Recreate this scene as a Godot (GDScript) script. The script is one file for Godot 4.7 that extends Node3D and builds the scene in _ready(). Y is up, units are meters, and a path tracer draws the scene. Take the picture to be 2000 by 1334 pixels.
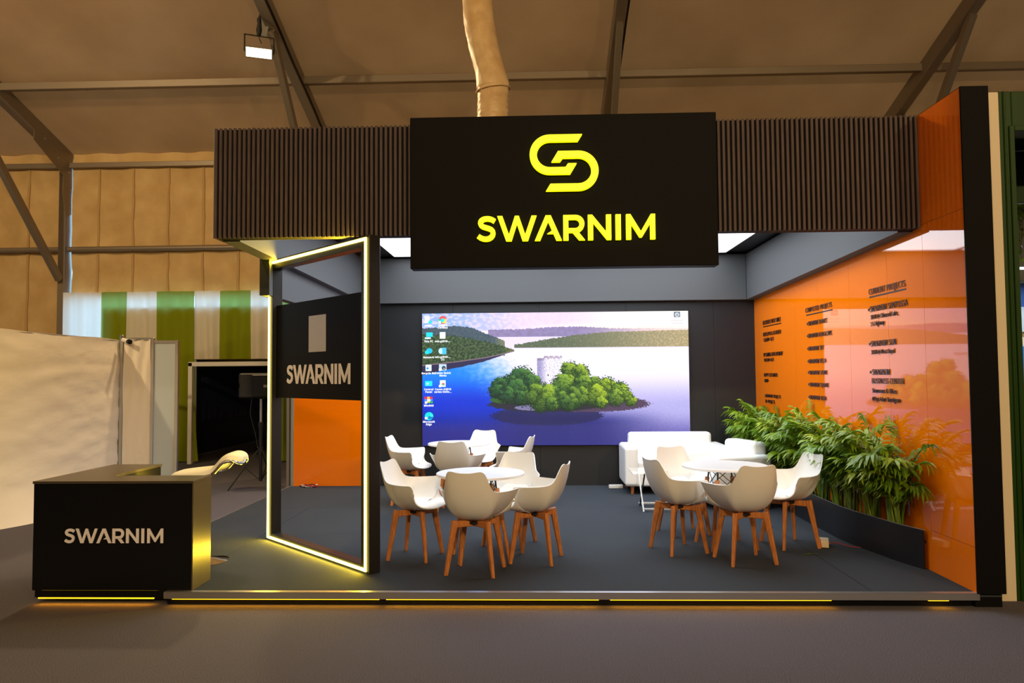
extends Node3D
# An exhibition stand inside a tent hall. x runs along the stand's front, y up, d (depth) away from the camera: V(x, y, d) = (x, y, -d). Metres; y = 0 is the stand's deck.

const XR := 3.035   # inner face of the orange side wall
const XL := -2.62   # outer face of the fascia's side return
const ZF := 5.40    # front edge of the deck
const ZA := 5.985   # front of the slatted fascia
const ZB := 10.60   # front of the back wall
const YT := 3.575   # top of the stand
const YB := 2.67    # underside of the fascia
const HALL := -0.10 # hall floor

var M := {}
var taken := {}
var rng := RandomNumberGenerator.new()

func V(x: float, y: float, d: float) -> Vector3:
	return Vector3(x, y, -d)

func _ready():
	rng.seed = 7
	setup_camera_and_light()
	make_materials()
	build_hall()
	build_tent_wall()
	build_stand_shell()
	build_fascia_and_sign()
	build_orange_wall()
	build_light_frame()
	build_screen()
	build_furniture()
	build_planter()
	build_counter()
	build_left_side()
	build_neighbour()
	build_small_things()

# ------------------------------------------------------------------ camera, sky, light
func setup_camera_and_light():
	var cam := Camera3D.new()
	cam.name = "camera"
	cam.fov = 48.81
	cam.near = 0.05
	cam.far = 200.0
	cam.transform = Transform3D(Basis(Vector3(0.99939442, -0.00794585, -0.03387711), Vector3(0.00945018, 0.99896561, 0.04447931), Vector3(0.03348865, -0.04477252, 0.99843574)), Vector3(0, 1.54, 0))
	cam.current = true
	add_child(cam)
	var we := WorldEnvironment.new()
	we.name = "world_environment"
	var e := Environment.new()
	e.background_mode = Environment.BG_COLOR
	e.background_color = Color(0.62, 0.84, 1.0)
	e.background_energy_multiplier = 5.0
	e.ambient_light_source = Environment.AMBIENT_SOURCE_DISABLED
	e.tonemap_mode = Environment.TONE_MAPPER_LINEAR
	e.tonemap_exposure = 1.0
	e.sdfgi_enabled = true
	e.ssao_enabled = true
	e.ssil_enabled = true
	we.environment = e
	add_child(we)
	# light of the two ceiling panels of the stand
	for c in CEILING_PANELS:
		area_light("ceiling_panel_light", V((c[0] + c[1]) / 2, 3.19, (PANEL_Z0 + PANEL_Z1) / 2), Vector3(0, -1, 0), Vector3(1, 0, 0), Vector2(c[1] - c[0], PANEL_Z1 - PANEL_Z0), 4.4, Color(0.93, 0.97, 1.0))

const CEILING_PANELS := [[-1.98, 0.31], [0.39, 2.60]]
const PANEL_Z0 := 6.45
const PANEL_Z1 := 10.38

func area_light(called: String, at: Vector3, dir: Vector3, side: Vector3, size: Vector2, energy: float, col: Color) -> AreaLight3D:
	var l := AreaLight3D.new()
	l.name = called
	var z := -dir.normalized()
	var x := side.normalized()
	var y := z.cross(x).normalized()
	l.transform = Transform3D(Basis(x, y, z), at)
	l.area_size = size
	l.light_energy = energy
	l.light_color = col
	l.area_range = 40.0
	l.shadow_enabled = true
	add_child(l, true)
	return l

# ------------------------------------------------------------------ helpers
func numbered(n: String) -> String:
	if not taken.has(n):
		taken[n] = 0
		return n
	taken[n] += 1
	return "%s_%03d" % [n, taken[n]]

func thing(called: String, label: String, category: String, at := Vector3.ZERO, turn := 0.0, group := "") -> Node3D:
	var o := Node3D.new()
	o.name = numbered(called)
	add_child(o)
	o.position = at
	o.rotation.y = turn
	tag(o, label, category, group)
	return o

func tag(o: Node, label: String, category: String, group := "", kind := ""):
	o.set_meta("label", label)
	o.set_meta("category", category)
	if group != "":
		o.set_meta("group", group)
	if kind != "":
		o.set_meta("kind", kind)

func put(parent: Node, called: String, mesh: Mesh, m: Material, xf := Transform3D()) -> MeshInstance3D:
	var o := MeshInstance3D.new()
	o.name = numbered(called) if parent == self else called
	o.mesh = mesh
	o.material_override = m
	o.transform = xf
	parent.add_child(o, true)
	return o

func struct_box(called: String, lo: Vector3, hi: Vector3, m: Material, label := "", category := "") -> MeshInstance3D:
	var o := put(self, called, boxm(lo, hi), m)
	o.set_meta("kind", "structure")
	if label != "":
		o.set_meta("label", label)
		o.set_meta("category", category)
	return o

func S() -> SurfaceTool:
	var st := SurfaceTool.new()
	st.begin(Mesh.PRIMITIVE_TRIANGLES)
	return st

func tri(st: SurfaceTool, a: Vector3, b: Vector3, c: Vector3, n: Vector3):
	if (b - a).cross(c - a).dot(n) > 0.0:
		var t := b
		b = c
		c = t
	st.set_normal(n)
	st.add_vertex(a)
	st.set_normal(n)
	st.add_vertex(b)
	st.set_normal(n)
	st.add_vertex(c)

func tri3(st: SurfaceTool, a: Vector3, b: Vector3, c: Vector3, na: Vector3, nb: Vector3, nc: Vector3):
	if (b - a).cross(c - a).dot(na + nb + nc) > 0.0:
		var t := b
		b = c
		c = t
		t = nb
		nb = nc
		nc = t
	st.set_normal(na)
	st.add_vertex(a)
	st.set_normal(nb)
	st.add_vertex(b)
	st.set_normal(nc)
	st.add_vertex(c)

func quad(st: SurfaceTool, a: Vector3, b: Vector3, c: Vector3, d: Vector3, n: Vector3):
	tri(st, a, b, c, n)
	tri(st, a, c, d, n)

# an axis-aligned box between two corners, moved by T; edges cut by bevel
func box(st: SurfaceTool, lo: Vector3, hi: Vector3, T := Transform3D(), bevel := 0.0):
	var l := Vector3(minf(lo.x, hi.x), minf(lo.y, hi.y), minf(lo.z, hi.z))
	var g := Vector3(maxf(lo.x, hi.x), maxf(lo.y, hi.y), maxf(lo.z, hi.z))
	var c := (l + g) / 2
	var h := (g - l) / 2
	var b := minf(bevel, minf(h.x, minf(h.y, h.z)) * 0.9)
	for i in 3:
		var j := (i + 1) % 3
		var k := (i + 2) % 3
		for s in [-1.0, 1.0]:
			var p := []
			for q in [[-1, -1], [1, -1], [1, 1], [-1, 1]]:
				var v := Vector3()
				v[i] = s * h[i]
				v[j] = q[0] * (h[j] - b)
				v[k] = q[1] * (h[k] - b)
				p.append(T * (c + v))
			var n := Vector3()
			n[i] = s
			quad(st, p[0], p[1], p[2], p[3], (T.basis * n).normalized())
			if b > 0.0:
				for s2 in [-1.0, 1.0]:
					var e := []
					for q in [[0, -1], [0, 1], [1, 1], [1, -1]]:
						var v := Vector3()
						v[i] = s * (h[i] if q[0] == 0 else h[i] - b)
						v[j] = s2 * (h[j] - b if q[0] == 0 else h[j])
						v[k] = q[1] * (h[k] - b)
						e.append(T * (c + v))
					var m := Vector3()
					m[i] = s
					m[j] = s2
					quad(st, e[0], e[1], e[2], e[3], (T.basis * m).normalized())
	if b > 0.0:
		for sx in [-1.0, 1.0]:
			for sy in [-1.0, 1.0]:
				for sz in [-1.0, 1.0]:
					var s := Vector3(sx, sy, sz)
					tri(st, T * (c + s * Vector3(h.x, h.y - b, h.z - b)), T * (c + s * Vector3(h.x - b, h.y, h.z - b)), T * (c + s * Vector3(h.x - b, h.y - b, h.z)), (T.basis * s).normalized())

func boxm(lo: Vector3, hi: Vector3, bevel := 0.0) -> ArrayMesh:
	var st := S()
	box(st, lo, hi, Transform3D(), bevel)
	return st.commit()

# a frame whose y axis runs from a to b
func along(a: Vector3, b: Vector3, up := Vector3(0, 0, 1)) -> Transform3D:
	var y := (b - a).normalized()
	var x := y.cross(up)
	if x.length() < 0.01:
		x = y.cross(Vector3(1, 0, 0))
	x = x.normalized()
	return Transform3D(Basis(x, y, x.cross(y).normalized()), a)

# a square bar that tapers from a to b, edges cut
func beam(st: SurfaceTool, a: Vector3, b: Vector3, wa: Vector2, wb: Vector2, up := Vector3(0, 0, 1), cut := 0.18):
	var T := along(a, b, up)
	var len := a.distance_to(b)
	var ring := []
	for s in [[1, 1], [-1, 1], [-1, -1], [1, -1]]:
		var first: bool = s[0] * s[1] > 0
		var p := Vector2(s[0] * (1 - cut), s[1])
		var q := Vector2(s[0], s[1] * (1 - cut))
		ring.append(q if first else p)
		ring.append(p if first else q)
	var n := ring.size()
	for i in n:
		var u: Vector2 = ring[i]
		var v: Vector2 = ring[(i + 1) % n]
		var p0 := T * Vector3(u.x * wa.x / 2, 0, u.y * wa.y / 2)
		var p1 := T * Vector3(v.x * wa.x / 2, 0, v.y * wa.y / 2)
		var p2 := T * Vector3(v.x * wb.x / 2, len, v.y * wb.y / 2)
		var p3 := T * Vector3(u.x * wb.x / 2, len, u.y * wb.y / 2)
		var m := (u + v).normalized()
		quad(st, p0, p1, p2, p3, (T.basis * Vector3(m.x, 0, m.y)).normalized())
		tri(st, p0, p1, a, -T.basis.y)
		tri(st, p3, p2, b, T.basis.y)

# a round tube through points
func tube(st: SurfaceTool, pts: Array, radii: Array, sides := 10, caps := true):
	var rings := []
	var norms := []
	var up := Vector3(0.13, 0.2, 1).normalized()
	for i in pts.size():
		var t: Vector3 = (pts[mini(i + 1, pts.size() - 1)] - pts[maxi(i - 1, 0)]).normalized()
		var x := t.cross(up).normalized()
		var y := x.cross(t).normalized()
		var r: float = radii[mini(i, radii.size() - 1)]
		var ring := []
		var nn := []
		for k in sides:
			var w := TAU * k / sides
			var d := x * cos(w) + y * sin(w)
			ring.append(pts[i] + d * r)
			nn.append(d)
		rings.append(ring)
		norms.append(nn)
	for i in pts.size() - 1:
		for k in sides:
			var k2 := (k + 1) % sides
			tri3(st, rings[i][k], rings[i][k2], rings[i + 1][k2], norms[i][k], norms[i][k2], norms[i + 1][k2])
			tri3(st, rings[i][k], rings[i + 1][k2], rings[i + 1][k], norms[i][k], norms[i + 1][k2], norms[i + 1][k])
	if caps:
		for e in [0, pts.size() - 1]:
			var n: Vector3 = (pts[0] - pts[1]).normalized() if e == 0 else (pts[e] - pts[e - 1]).normalized()
			for k in sides:
				tri(st, pts[e], rings[e][k], rings[e][(k + 1) % sides], n)

func rod(st: SurfaceTool, a: Vector3, b: Vector3, ra: float, rb: float, sides := 10):
	tube(st, [a, b], [ra, rb], sides)

# turned shape: profile of (radius, height); hard edges where flat is set
func lathe(st: SurfaceTool, prof: Array, sides := 24, T := Transform3D()):
	for i in prof.size() - 1:
		var p: Vector2 = prof[i]
		var q: Vector2 = prof[i + 1]
		var nr := Vector2(q.y - p.y, p.x - q.x).normalized()
		for k in sides:
			var w0 := TAU * k / sides
			var w1 := TAU * (k + 1) / sides
			var d0 := Vector3(cos(w0), 0, sin(w0))
			var d1 := Vector3(cos(w1), 0, sin(w1))
			var n0 := (T.basis * (d0 * nr.x + Vector3(0, nr.y, 0))).normalized()
			var n1 := (T.basis * (d1 * nr.x + Vector3(0, nr.y, 0))).normalized()
			var a := T * (d0 * p.x + Vector3(0, p.y, 0))
			var b := T * (d1 * p.x + Vector3(0, p.y, 0))
			var c := T * (d1 * q.x + Vector3(0, q.y, 0))
			var d := T * (d0 * q.x + Vector3(0, q.y, 0))
			if p.x > 1e-5:
				tri3(st, a, b, c, n0, n1, n1)
			if q.x > 1e-5:
				tri3(st, a, c, d, n0, n1, n0)

# a smooth sheet through a grid of points; wrap joins the ends of the rows
func sheet_normals(g: Array, wrap := false) -> Array:
	var out := []
	var rn := g.size()
	for i in rn:
		var row := PackedVector3Array()
		var cn: int = g[i].size()
		for j in cn:
			var du: Vector3 = g[mini(i + 1, rn - 1)][j] - g[maxi(i - 1, 0)][j]
			var j0 := j - 1
			var j1 := j + 1
			if wrap:
				j0 = (j - 1 + cn) % cn
				j1 = (j + 1) % cn
			else:
				j0 = maxi(j0, 0)
				j1 = mini(j1, cn - 1)
			var dv: Vector3 = g[i][j1] - g[i][j0]
			if dv.length() < 1e-7:
				var mid := mini(i + 1, rn - 1) if i < rn / 2 else maxi(i - 1, 0)
				dv = g[mid][j1] - g[mid][j0]
			row.append(du.cross(dv).normalized())
		out.append(row)
	return out

func sheet(st: SurfaceTool, g: Array, wrap := false, norms := [], flip := false):
	var n := norms if norms.size() else sheet_normals(g, wrap)
	var f := -1.0 if flip else 1.0
	for i in g.size() - 1:
		var cn: int = g[i].size()
		for j in (cn if wrap else cn - 1):
			var k := (j + 1) % cn
			var a: Vector3 = g[i][j]
			var b: Vector3 = g[i][k]
			var c: Vector3 = g[i + 1][k]
			var d: Vector3 = g[i + 1][j]
			if a.distance_squared_to(b) > 1e-12:
				tri3(st, a, b, c, n[i][j] * f, n[i][k] * f, n[i + 1][k] * f)
			if c.distance_squared_to(d) > 1e-12:
				tri3(st, a, c, d, n[i][j] * f, n[i + 1][k] * f, n[i + 1][j] * f)

# both faces of a sheet that is t thick, with its border closed
func thick_sheet(st: SurfaceTool, g: Array, t: float, wrap := false):
	var n := sheet_normals(g, wrap)
	var g2 := []
	for i in g.size():
		var row := PackedVector3Array()
		for j in g[i].size():
			row.append(g[i][j] - n[i][j] * t)
		g2.append(row)
	sheet(st, g, wrap, n)
	sheet(st, g2, wrap, n, true)
	var last := g.size() - 1
	var cn: int = g[0].size()
	for e in ([last] if wrap else [0, last]):
		for j in (cn if wrap else cn - 1):
			var k := (j + 1) % cn
			var out: Vector3 = (g[e][j] - g[last - 1 if e == last else 1][j]).normalized()
			if g[e][j].distance_squared_to(g[e][k]) > 1e-12:
				quad(st, g[e][j], g[e][k], g2[e][k], g2[e][j], out)
	if not wrap:
		for e in [0, cn - 1]:
			for i in last:
				var out: Vector3 = (g[i][e] - g[i][cn - 2 if e else 1]).normalized()
				quad(st, g[i][e], g[i + 1][e], g2[i + 1][e], g2[i][e], out)

# a flat outline given a thickness: front face at z = d, back at z = 0
func prism(st: SurfaceTool, poly: PackedVector2Array, d: float, T := Transform3D()):
	var area := 0.0
	var n := poly.size()
	for i in n:
		area += poly[i].cross(poly[(i + 1) % n])
	var idx := Geometry2D.triangulate_polygon(poly)
	for i in range(0, idx.size(), 3):
		var p := [poly[idx[i]], poly[idx[i + 1]], poly[idx[i + 2]]]
		tri(st, T * Vector3(p[0].x, p[0].y, d), T * Vector3(p[1].x, p[1].y, d), T * Vector3(p[2].x, p[2].y, d), T.basis.z.normalized())
		tri(st, T * Vector3(p[0].x, p[0].y, 0), T * Vector3(p[1].x, p[1].y, 0), T * Vector3(p[2].x, p[2].y, 0), -T.basis.z.normalized())
	for i in n:
		var a := poly[i]
		var b := poly[(i + 1) % n]
		if a.distance_to(b) < 1e-6:
			continue
		var o := Vector2(b.y - a.y, a.x - b.x).normalized() * signf(area)
		quad(st, T * Vector3(a.x, a.y, 0), T * Vector3(b.x, b.y, 0), T * Vector3(b.x, b.y, d), T * Vector3(a.x, a.y, d), (T.basis * Vector3(o.x, o.y, 0)).normalized())

# ------------------------------------------------------------------ materials
func mat(called: String, col: Color, rough := 0.6, metal := 0.0, spec := 0.5) -> StandardMaterial3D:
	var m := StandardMaterial3D.new()
	m.resource_name = called
	m.albedo_color = col
	m.roughness = rough
	m.metallic = metal
	m.metallic_specular = spec
	m.cull_mode = BaseMaterial3D.CULL_DISABLED
	M[called] = m
	return m

func noise_tex(freq: float, c0: Color, c1: Color, seed_ := 1, size := 512, oct := 4, kind := FastNoiseLite.TYPE_SIMPLEX_SMOOTH) -> NoiseTexture2D:
	var f := FastNoiseLite.new()
	f.seed = seed_
	f.noise_type = kind
	f.frequency = freq
	f.fractal_octaves = oct
	var t := NoiseTexture2D.new()
	t.width = size
	t.height = size
	t.seamless = true
	t.noise = f
	var g := Gradient.new()
	g.set_color(0, c0)
	g.set_color(1, c1)
	t.color_ramp = g
	return t

func grain(m: StandardMaterial3D, t: Texture2D, scale: float, world := true):
	m.albedo_texture = t
	m.uv1_triplanar = true
	m.uv1_world_triplanar = world
	m.uv1_scale = Vector3.ONE * scale

func relief(m: StandardMaterial3D, t: Texture2D, cm: float):
	m.heightmap_enabled = true
	m.heightmap_texture = t
	m.heightmap_scale = cm

func glow(called: String, col: Color, energy: float) -> StandardMaterial3D:
	var m := mat(called, Color(col.r * 0.5 + 0.3, col.g * 0.5 + 0.3, col.b * 0.5 + 0.3), 0.5)
	m.emission_enabled = true
	m.emission = col
	m.emission_energy_multiplier = energy
	return m

func make_materials():
	var fine := noise_tex(0.3, Color(0.3, 0.3, 0.3), Color(1, 1, 1), 3, 512, 2)
	var carpet := mat("stand_carpet", Color(0.38, 0.405, 0.44), 0.97, 0.0, 0.15)
	grain(carpet, fine, 1.3)
	relief(carpet, fine, 0.12)
	var hall := mat("hall_carpet", Color(0.565, 0.55, 0.595), 0.97, 0.0, 0.15)
	grain(hall, noise_tex(0.22, Color(0.3, 0.3, 0.3), Color(1, 1, 1), 5, 512, 3), 1.5)
	mat("black_laminate", Color(0.135, 0.14, 0.15), 0.42, 0.0, 0.45)
	mat("black_sign", Color(0.06, 0.058, 0.066), 0.6, 0.0, 0.2)
	mat("black_counter", Color(0.03, 0.035, 0.045), 0.22, 0.0, 0.5)
	mat("counter_bronze", Color(0.34, 0.31, 0.26), 0.28, 0.35, 0.5)
	mat("grey_soffit", Color(0.36, 0.365, 0.375), 0.7, 0.0, 0.3)
	mat("black_metal", Color(0.09, 0.09, 0.09), 0.38, 0.2, 0.5)
	mat("frame_black", Color(0.13, 0.12, 0.115), 0.4, 0.0, 0.5)
	mat("navy_planter", Color(0.12, 0.125, 0.145), 0.35, 0.0, 0.45)
	mat("orange_laminate", Color(0.95, 0.47, 0.0), 0.03, 0.0, 0.75)
	mat("letter_black", Color(0.07, 0.055, 0.05), 0.35, 0.0, 0.5)
	mat("letter_cream", Color(0.93, 0.91, 0.93), 0.5)
	mat("card_grey", Color(0.72, 0.71, 0.74), 0.5)
	mat("white_plastic", Color(0.93, 0.925, 0.91), 0.32, 0.0, 0.5)
	mat("white_cushion", Color(0.95, 0.945, 0.93), 0.5, 0.0, 0.4)
	mat("white_top", Color(0.93, 0.93, 0.94), 0.25, 0.0, 0.5)
	mat("white_leather", Color(0.94, 0.94, 0.935), 0.45, 0.0, 0.45)
	mat("white_paint", Color(0.9, 0.9, 0.88), 0.45)
	mat("chrome", Color(0.85, 0.85, 0.86), 0.12, 1.0)
	mat("aluminium", Color(0.74, 0.74, 0.75), 0.3, 0.85)
	mat("steel_grey", Color(0.5, 0.49, 0.47), 0.5, 0.3)
	var wood := mat("leg_wood", Color(0.88, 0.58, 0.33), 0.42, 0.0, 0.45)
	grain(wood, noise_tex(0.02, Color(0.72, 0.66, 0.6), Color(1, 1, 1), 9, 256, 3), 3.0, false)
	wood.uv1_scale = Vector3(14, 1.6, 14)
	var slat := mat("slat_brown", Color(0.37, 0.32, 0.325), 0.6, 0.0, 0.35)
	grain(slat, noise_tex(0.02, Color(0.8, 0.78, 0.76), Color(1, 1, 1), 12, 256, 3), 2.0)
	slat.uv1_scale = Vector3(9, 0.7, 9)
	# tent cloth
	var roof := mat("roof_fabric", Color(0.75, 0.62, 0.5), 0.38, 0.0, 0.4)
	grain(roof, noise_tex(0.006, Color(0.86, 0.84, 0.82), Color(1, 1, 1), 21, 512, 5), 0.12)
	relief(roof, noise_tex(0.012, Color(0, 0, 0), Color(1, 1, 1), 22, 512, 4), 1.2)
	roof.uv1_scale = Vector3(0.16, 0.16, 0.16)
	roof.backlight_enabled = true
	roof.backlight = Color(0.46, 0.32, 0.205)
	var tarp := mat("wall_tarp", Color(0.86, 0.74, 0.53), 0.6, 0.0, 0.35)
	grain(tarp, noise_tex(0.01, Color(0.88, 0.84, 0.78), Color(1, 1, 1), 31, 512, 5), 0.3)
	mat("tarp_stain", Color(0.74, 0.6, 0.39), 0.7)
	mat("tent_alu", Color(0.54, 0.49, 0.43), 0.42, 0.35)
	var cw := mat("curtain_white", Color(0.93, 0.9, 0.82), 0.85, 0.0, 0.2)
	cw.backlight_enabled = true
	cw.backlight = Color(0.78, 0.78, 0.76)
	var cg := mat("curtain_green", Color(0.53, 0.56, 0.08), 0.85, 0.0, 0.2)
	cg.backlight_enabled = true
	cg.backlight = Color(0.45, 0.6, 0.35)
	var cloth := mat("white_cloth", Color(0.93, 0.9, 0.85), 0.85, 0.0, 0.2)
	relief(cloth, noise_tex(0.012, Color(0, 0, 0), Color(1, 1, 1), 41, 512, 4), 0.07)
	cloth.uv1_triplanar = true
	cloth.uv1_world_triplanar = true
	cloth.uv1_scale = Vector3(0.7, 2.6, 0.7)
	mat("panel_white", Color(0.82, 0.83, 0.83), 0.5)
	mat("panel_blue_white", Color(0.74, 0.79, 0.82), 0.4)
	var duct := mat("duct_film", Color(0.95, 0.84, 0.64), 0.45, 0.0, 0.5)
	duct.backlight_enabled = true
	duct.backlight = Color(0.4, 0.3, 0.18)
	grain(duct, noise_tex(0.02, Color(0.85, 0.78, 0.7), Color(1, 1, 1), 51, 256, 4), 0.9)
	mat("rubber_black", Color(0.05, 0.05, 0.05), 0.6)
	mat("navy_print", Color(0.2, 0.23, 0.36), 0.35)
	mat("navy_print_dark", Color(0.12, 0.125, 0.2), 0.35)
	mat("navy_print_pale", Color(0.34, 0.38, 0.5), 0.35)
	mat("green_paint", Color(0.1, 0.22, 0.01), 0.45, 0.0, 0.4)
	mat("green_paint_deep", Color(0.05, 0.17, 0.05), 0.45, 0.0, 0.4)
	mat("cream_paint", Color(0.86, 0.8, 0.69), 0.7)
	for k in 3:
		var lf := mat("leaf%d" % k, [Color(0.5, 0.61, 0.1), Color(0.37, 0.51, 0.08), Color(0.63, 0.69, 0.16)][k], 0.42, 0.0, 0.5)
		lf.backlight_enabled = true
		lf.backlight = Color(0.35, 0.45, 0.1)
	mat("cane", Color(0.4, 0.47, 0.16), 0.55)
	mat("soil", Color(0.12, 0.09, 0.07), 0.95)
	mat("ivory_plastic", Color(0.87, 0.8, 0.68), 0.45)
	mat("red_wire", Color(0.75, 0.12, 0.1), 0.5)
	var glass := mat("glass", Color(0.85, 0.95, 0.93, 0.12), 0.04)
	glass.transparency = BaseMaterial3D.TRANSPARENCY_ALPHA
	glow("panel_glow", Color(0.95, 0.98, 1.0), 3.0)
	glow("led_yellow", Color(1.0, 0.9, 0.4), 7.0)
	glow("led_riser", Color(1.0, 0.78, 0.08), 2.2)
	glow("sign_yellow", Color(1.0, 0.98, 0.0), 1.25)
	glow("flood_glow", Color(1.0, 0.9, 0.68), 9.0)
	glow("strip_glow", Color(0.9, 0.95, 1.0), 2.0)
	var ic := glow("screen_text", Color(1, 1, 1), 1.4)
	ic.albedo_color = Color(0.1, 0.1, 0.1)

# ------------------------------------------------------------------ the tent hall
func roof_y(d: float) -> float:
	return 6.06 + (14.7 - absf(d)) * 0.325

func build_hall():
	struct_box("floor", V(-20, HALL - 0.2, -15), V(20, HALL, 21), M.hall_carpet, "dark grey felt carpet covering the hall floor", "floor")
	var st := S()
	var T := Transform3D(Basis(Vector3(0, 0, -1), Vector3(0, 1, 0), Vector3(1, 0, 0)), Vector3(-20, 0, 0))
	for q in [1.0, -1.0]:
		quad(st, V(-20, roof_y(15.2), 15.2 * q), V(20, roof_y(15.2), 15.2 * q), V(20, roof_y(0), 0), V(-20, roof_y(0), 0), Vector3(0, -1, 0.325 * q).normalized())
	var roof := put(self, "ceiling", st.commit(), M.roof_fabric)
	tag(roof, "taut beige fabric of the sloping tent roof", "ceiling", "", "structure")
	struct_box("wall_left", V(-20.1, HALL, -15), V(-20, 7, 15), M.wall_tarp)
	struct_box("wall_right", V(20, HALL, -15), V(20.1, 7, 15), M.wall_tarp)
	struct_box("wall_front", V(-20, HALL, -14.9), V(20, 6.2, -14.8), M.wall_tarp)
	for s in [-20.05, 20.05]:
		var g := S()
		prism(g, PackedVector2Array([Vector2(15.0, 5.9), Vector2(-15.0, 5.9), Vector2(0, roof_y(0) + 0.05)]), 0.06, Transform3D(T.basis, Vector3(s, 0, 0)))
		put(self, "wall_gable", g.commit(), M.wall_tarp).set_meta("kind", "structure")
	# aluminium frames
	var where := ["above the beige side partition, with its post and brace in view", "above the slatted fascia, where the lit floodlight hangs", "above the black sign beside the air duct", "above the orange side wall"]
	var xs := [-9.4, -4.05, 1.3, 6.55]
	for k in 4:
		var x: float = xs[k]
		var f := thing("tent_frame", "grey aluminium tent rafter " + where[k], "tent frame", V(x, HALL, 14.7), 0.0, "tent frames")
		var o := V(x, HALL, 14.7)
		var g := S()
		beam(g, V(x, roof_y(14.75) - 0.135, 14.75) - o, V(x, roof_y(0) - 0.135, 0.0) - o, Vector2(0.17, 0.27), Vector2(0.17, 0.27), Vector3(0, 1, 0), 0.1)
		put(f, "rafter", g.commit(), M.tent_alu)
		g = S()
		beam(g, V(x, HALL, 14.62) - o, V(x, roof_y(14.7) - 0.2, 14.62) - o, Vector2(0.14, 0.26), Vector2(0.14, 0.26), Vector3(0, 0, 1), 0.1)
		put(f, "post", g.commit(), M.tent_alu)
		g = S()
		beam(g, V(x, 3.5, 14.45) - o, V(x, roof_y(11.25) - 0.3, 11.25) - o, Vector2(0.1, 0.14), Vector2(0.1, 0.14), Vector3(0, 1, 0), 0.1)
		put(f, "brace", g.commit(), M.tent_alu)
		g = S()
		var GT := Transform3D(Basis(Vector3(0, 0, -1), Vector3(0, 1, 0), Vector3(1, 0, 0)), Vector3(0.07, -HALL, 14.7))
		prism(g, PackedVector2Array([Vector2(14.72, 4.85), Vector2(14.5, 4.75), Vector2(14.38, 5.2), Vector2(14.4, 5.55), Vector2(13.5, 6.0), Vector2(13.55, 6.36), Vector2(14.75, 6.0)]), 0.012, GT)
		var gus := put(f, "gusset_plate", g.commit(), M.tent_alu)
		var bolt := S()
		rod(bolt, Vector3.ZERO, Vector3(0.02, 0, 0), 0.018, 0.016, 8)
		var bm := bolt.commit()
		for p in [[14.6, 4.95], [14.6, 5.3], [14.55, 5.65], [14.2, 5.85], [13.8, 6.1]]:
			put(gus, "bolt", bm, M.aluminium, Transform3D(Basis(), GT * Vector3(p[0], p[1], 0.012)))
		if k == 1 or k == 2:
			g = S()
			var pts := []
			for i in 24:
				var d := lerpf(14.2, 6.0, i / 23.0)
				pts.append(V(x + 0.1, roof_y(d) - 0.25 - 0.015 * sin(i * 1.3), d) - o)
			tube(g, pts, [0.02], 6)
			put(f, "cable", g.commit(), M.rubber_black)
	# purlins between the frames
	var spans := [[-15.0, -9.47], [-9.33, -4.12], [-3.98, 1.23], [1.37, 6.48], [6.62, 12.0]]
	var pl := ["out at the edge of the tent by the first frame", "running behind the lit floodlight", "running behind the hanging air duct", "above the fascia between the sign and the orange wall", "above the green neighbouring stand"]
	for k in 5:
		for q in [[12.63, 6.5, "lower"], [8.6, 0.0, "upper"]]:
			var py: float = roof_y(q[0]) - 0.1
			var g := S()
			var a: float = spans[k][0]
			var b: float = spans[k][1]
			beam(g, V(a, py, q[0]), V(b, py, q[0]), Vector2(0.1, 0.13), Vector2(0.1, 0.13), Vector3(0, 1, 0), 0.12)
			var o := put(self, "roof_purlin", g.commit(), M.tent_alu)
			tag(o, "%s aluminium roof purlin %s" % [q[2], pl[k]], "purlin", "roof purlins")
		var ge := S()
		beam(ge, V(spans[k][0], 5.8, 14.6), V(spans[k][1], 5.8, 14.6), Vector2(0.09, 0.1), Vector2(0.09, 0.1), Vector3(0, 1, 0), 0.12)
		tag(put(self, "eave_beam", ge.commit(), M.tent_alu), "dark eave beam at the foot of the roof, " + pl[k], "eave beam", "eave beams")
	# floodlights: the one in view and those that light the hall from above and behind the camera
	flood(V(-4.15, 6.42, 11.0), V(-3.4, 2.2, 4.0) - V(-4.15, 6.42, 11.0), 24.0, "lit rectangular floodlight hanging from the tent rafter", true)
	flood(V(1.3, 6.2, -6.0), V(0.9, 2.2, 8.0) - V(1.3, 6.2, -6.0), 52.0, "floodlight hung over the aisle in line with the sign", false)
	flood(V(6.5, 6.2, -6.0), V(3.5, 2.2, 8.0) - V(6.5, 6.2, -6.0), 40.0, "floodlight hung over the aisle in line with the orange wall", false)
	flood(V(-4.05, 6.2, -6.0), V(-4.0, 2.2, 8.0) - V(-4.05, 6.2, -6.0), 16.0, "floodlight hung over the aisle in line with the counter", false)
	flood(V(-9.35, 7.2, 4.6), V(-6.6, 2.6, 14.5) - V(-9.35, 7.2, 4.6), 34.0, "floodlight hung over the cloth partition", false, 58.0)
	# inflated duct
	var g := []
	var path := [V(-0.66, 6.4, 8.2), V(-0.63, 5.75, 8.1), V(-0.6, 5.4, 8.05), V(-0.55, 5.1, 8.0), V(-0.49, 4.88, 8.0), V(-0.455, 4.72, 8.0), V(-0.45, 4.6, 8.0), V(-0.455, 4.45, 8.0), V(-0.46, 4.2, 8.0), V(-0.46, 3.3, 8.0)]
	var c := Curve3D.new()
	for i in path.size():
		var tg: Vector3 = (path[mini(i + 1, path.size() - 1)] - path[maxi(i - 1, 0)]) / 6
		c.add_point(path[i], -tg, tg)
	var fn := FastNoiseLite.new()
	fn.seed = 5
	fn.frequency = 2.4
	var fn2 := FastNoiseLite.new()
	fn2.seed = 8
	fn2.frequency = 7.0
	var rows := 120
	var collar := []
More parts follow.
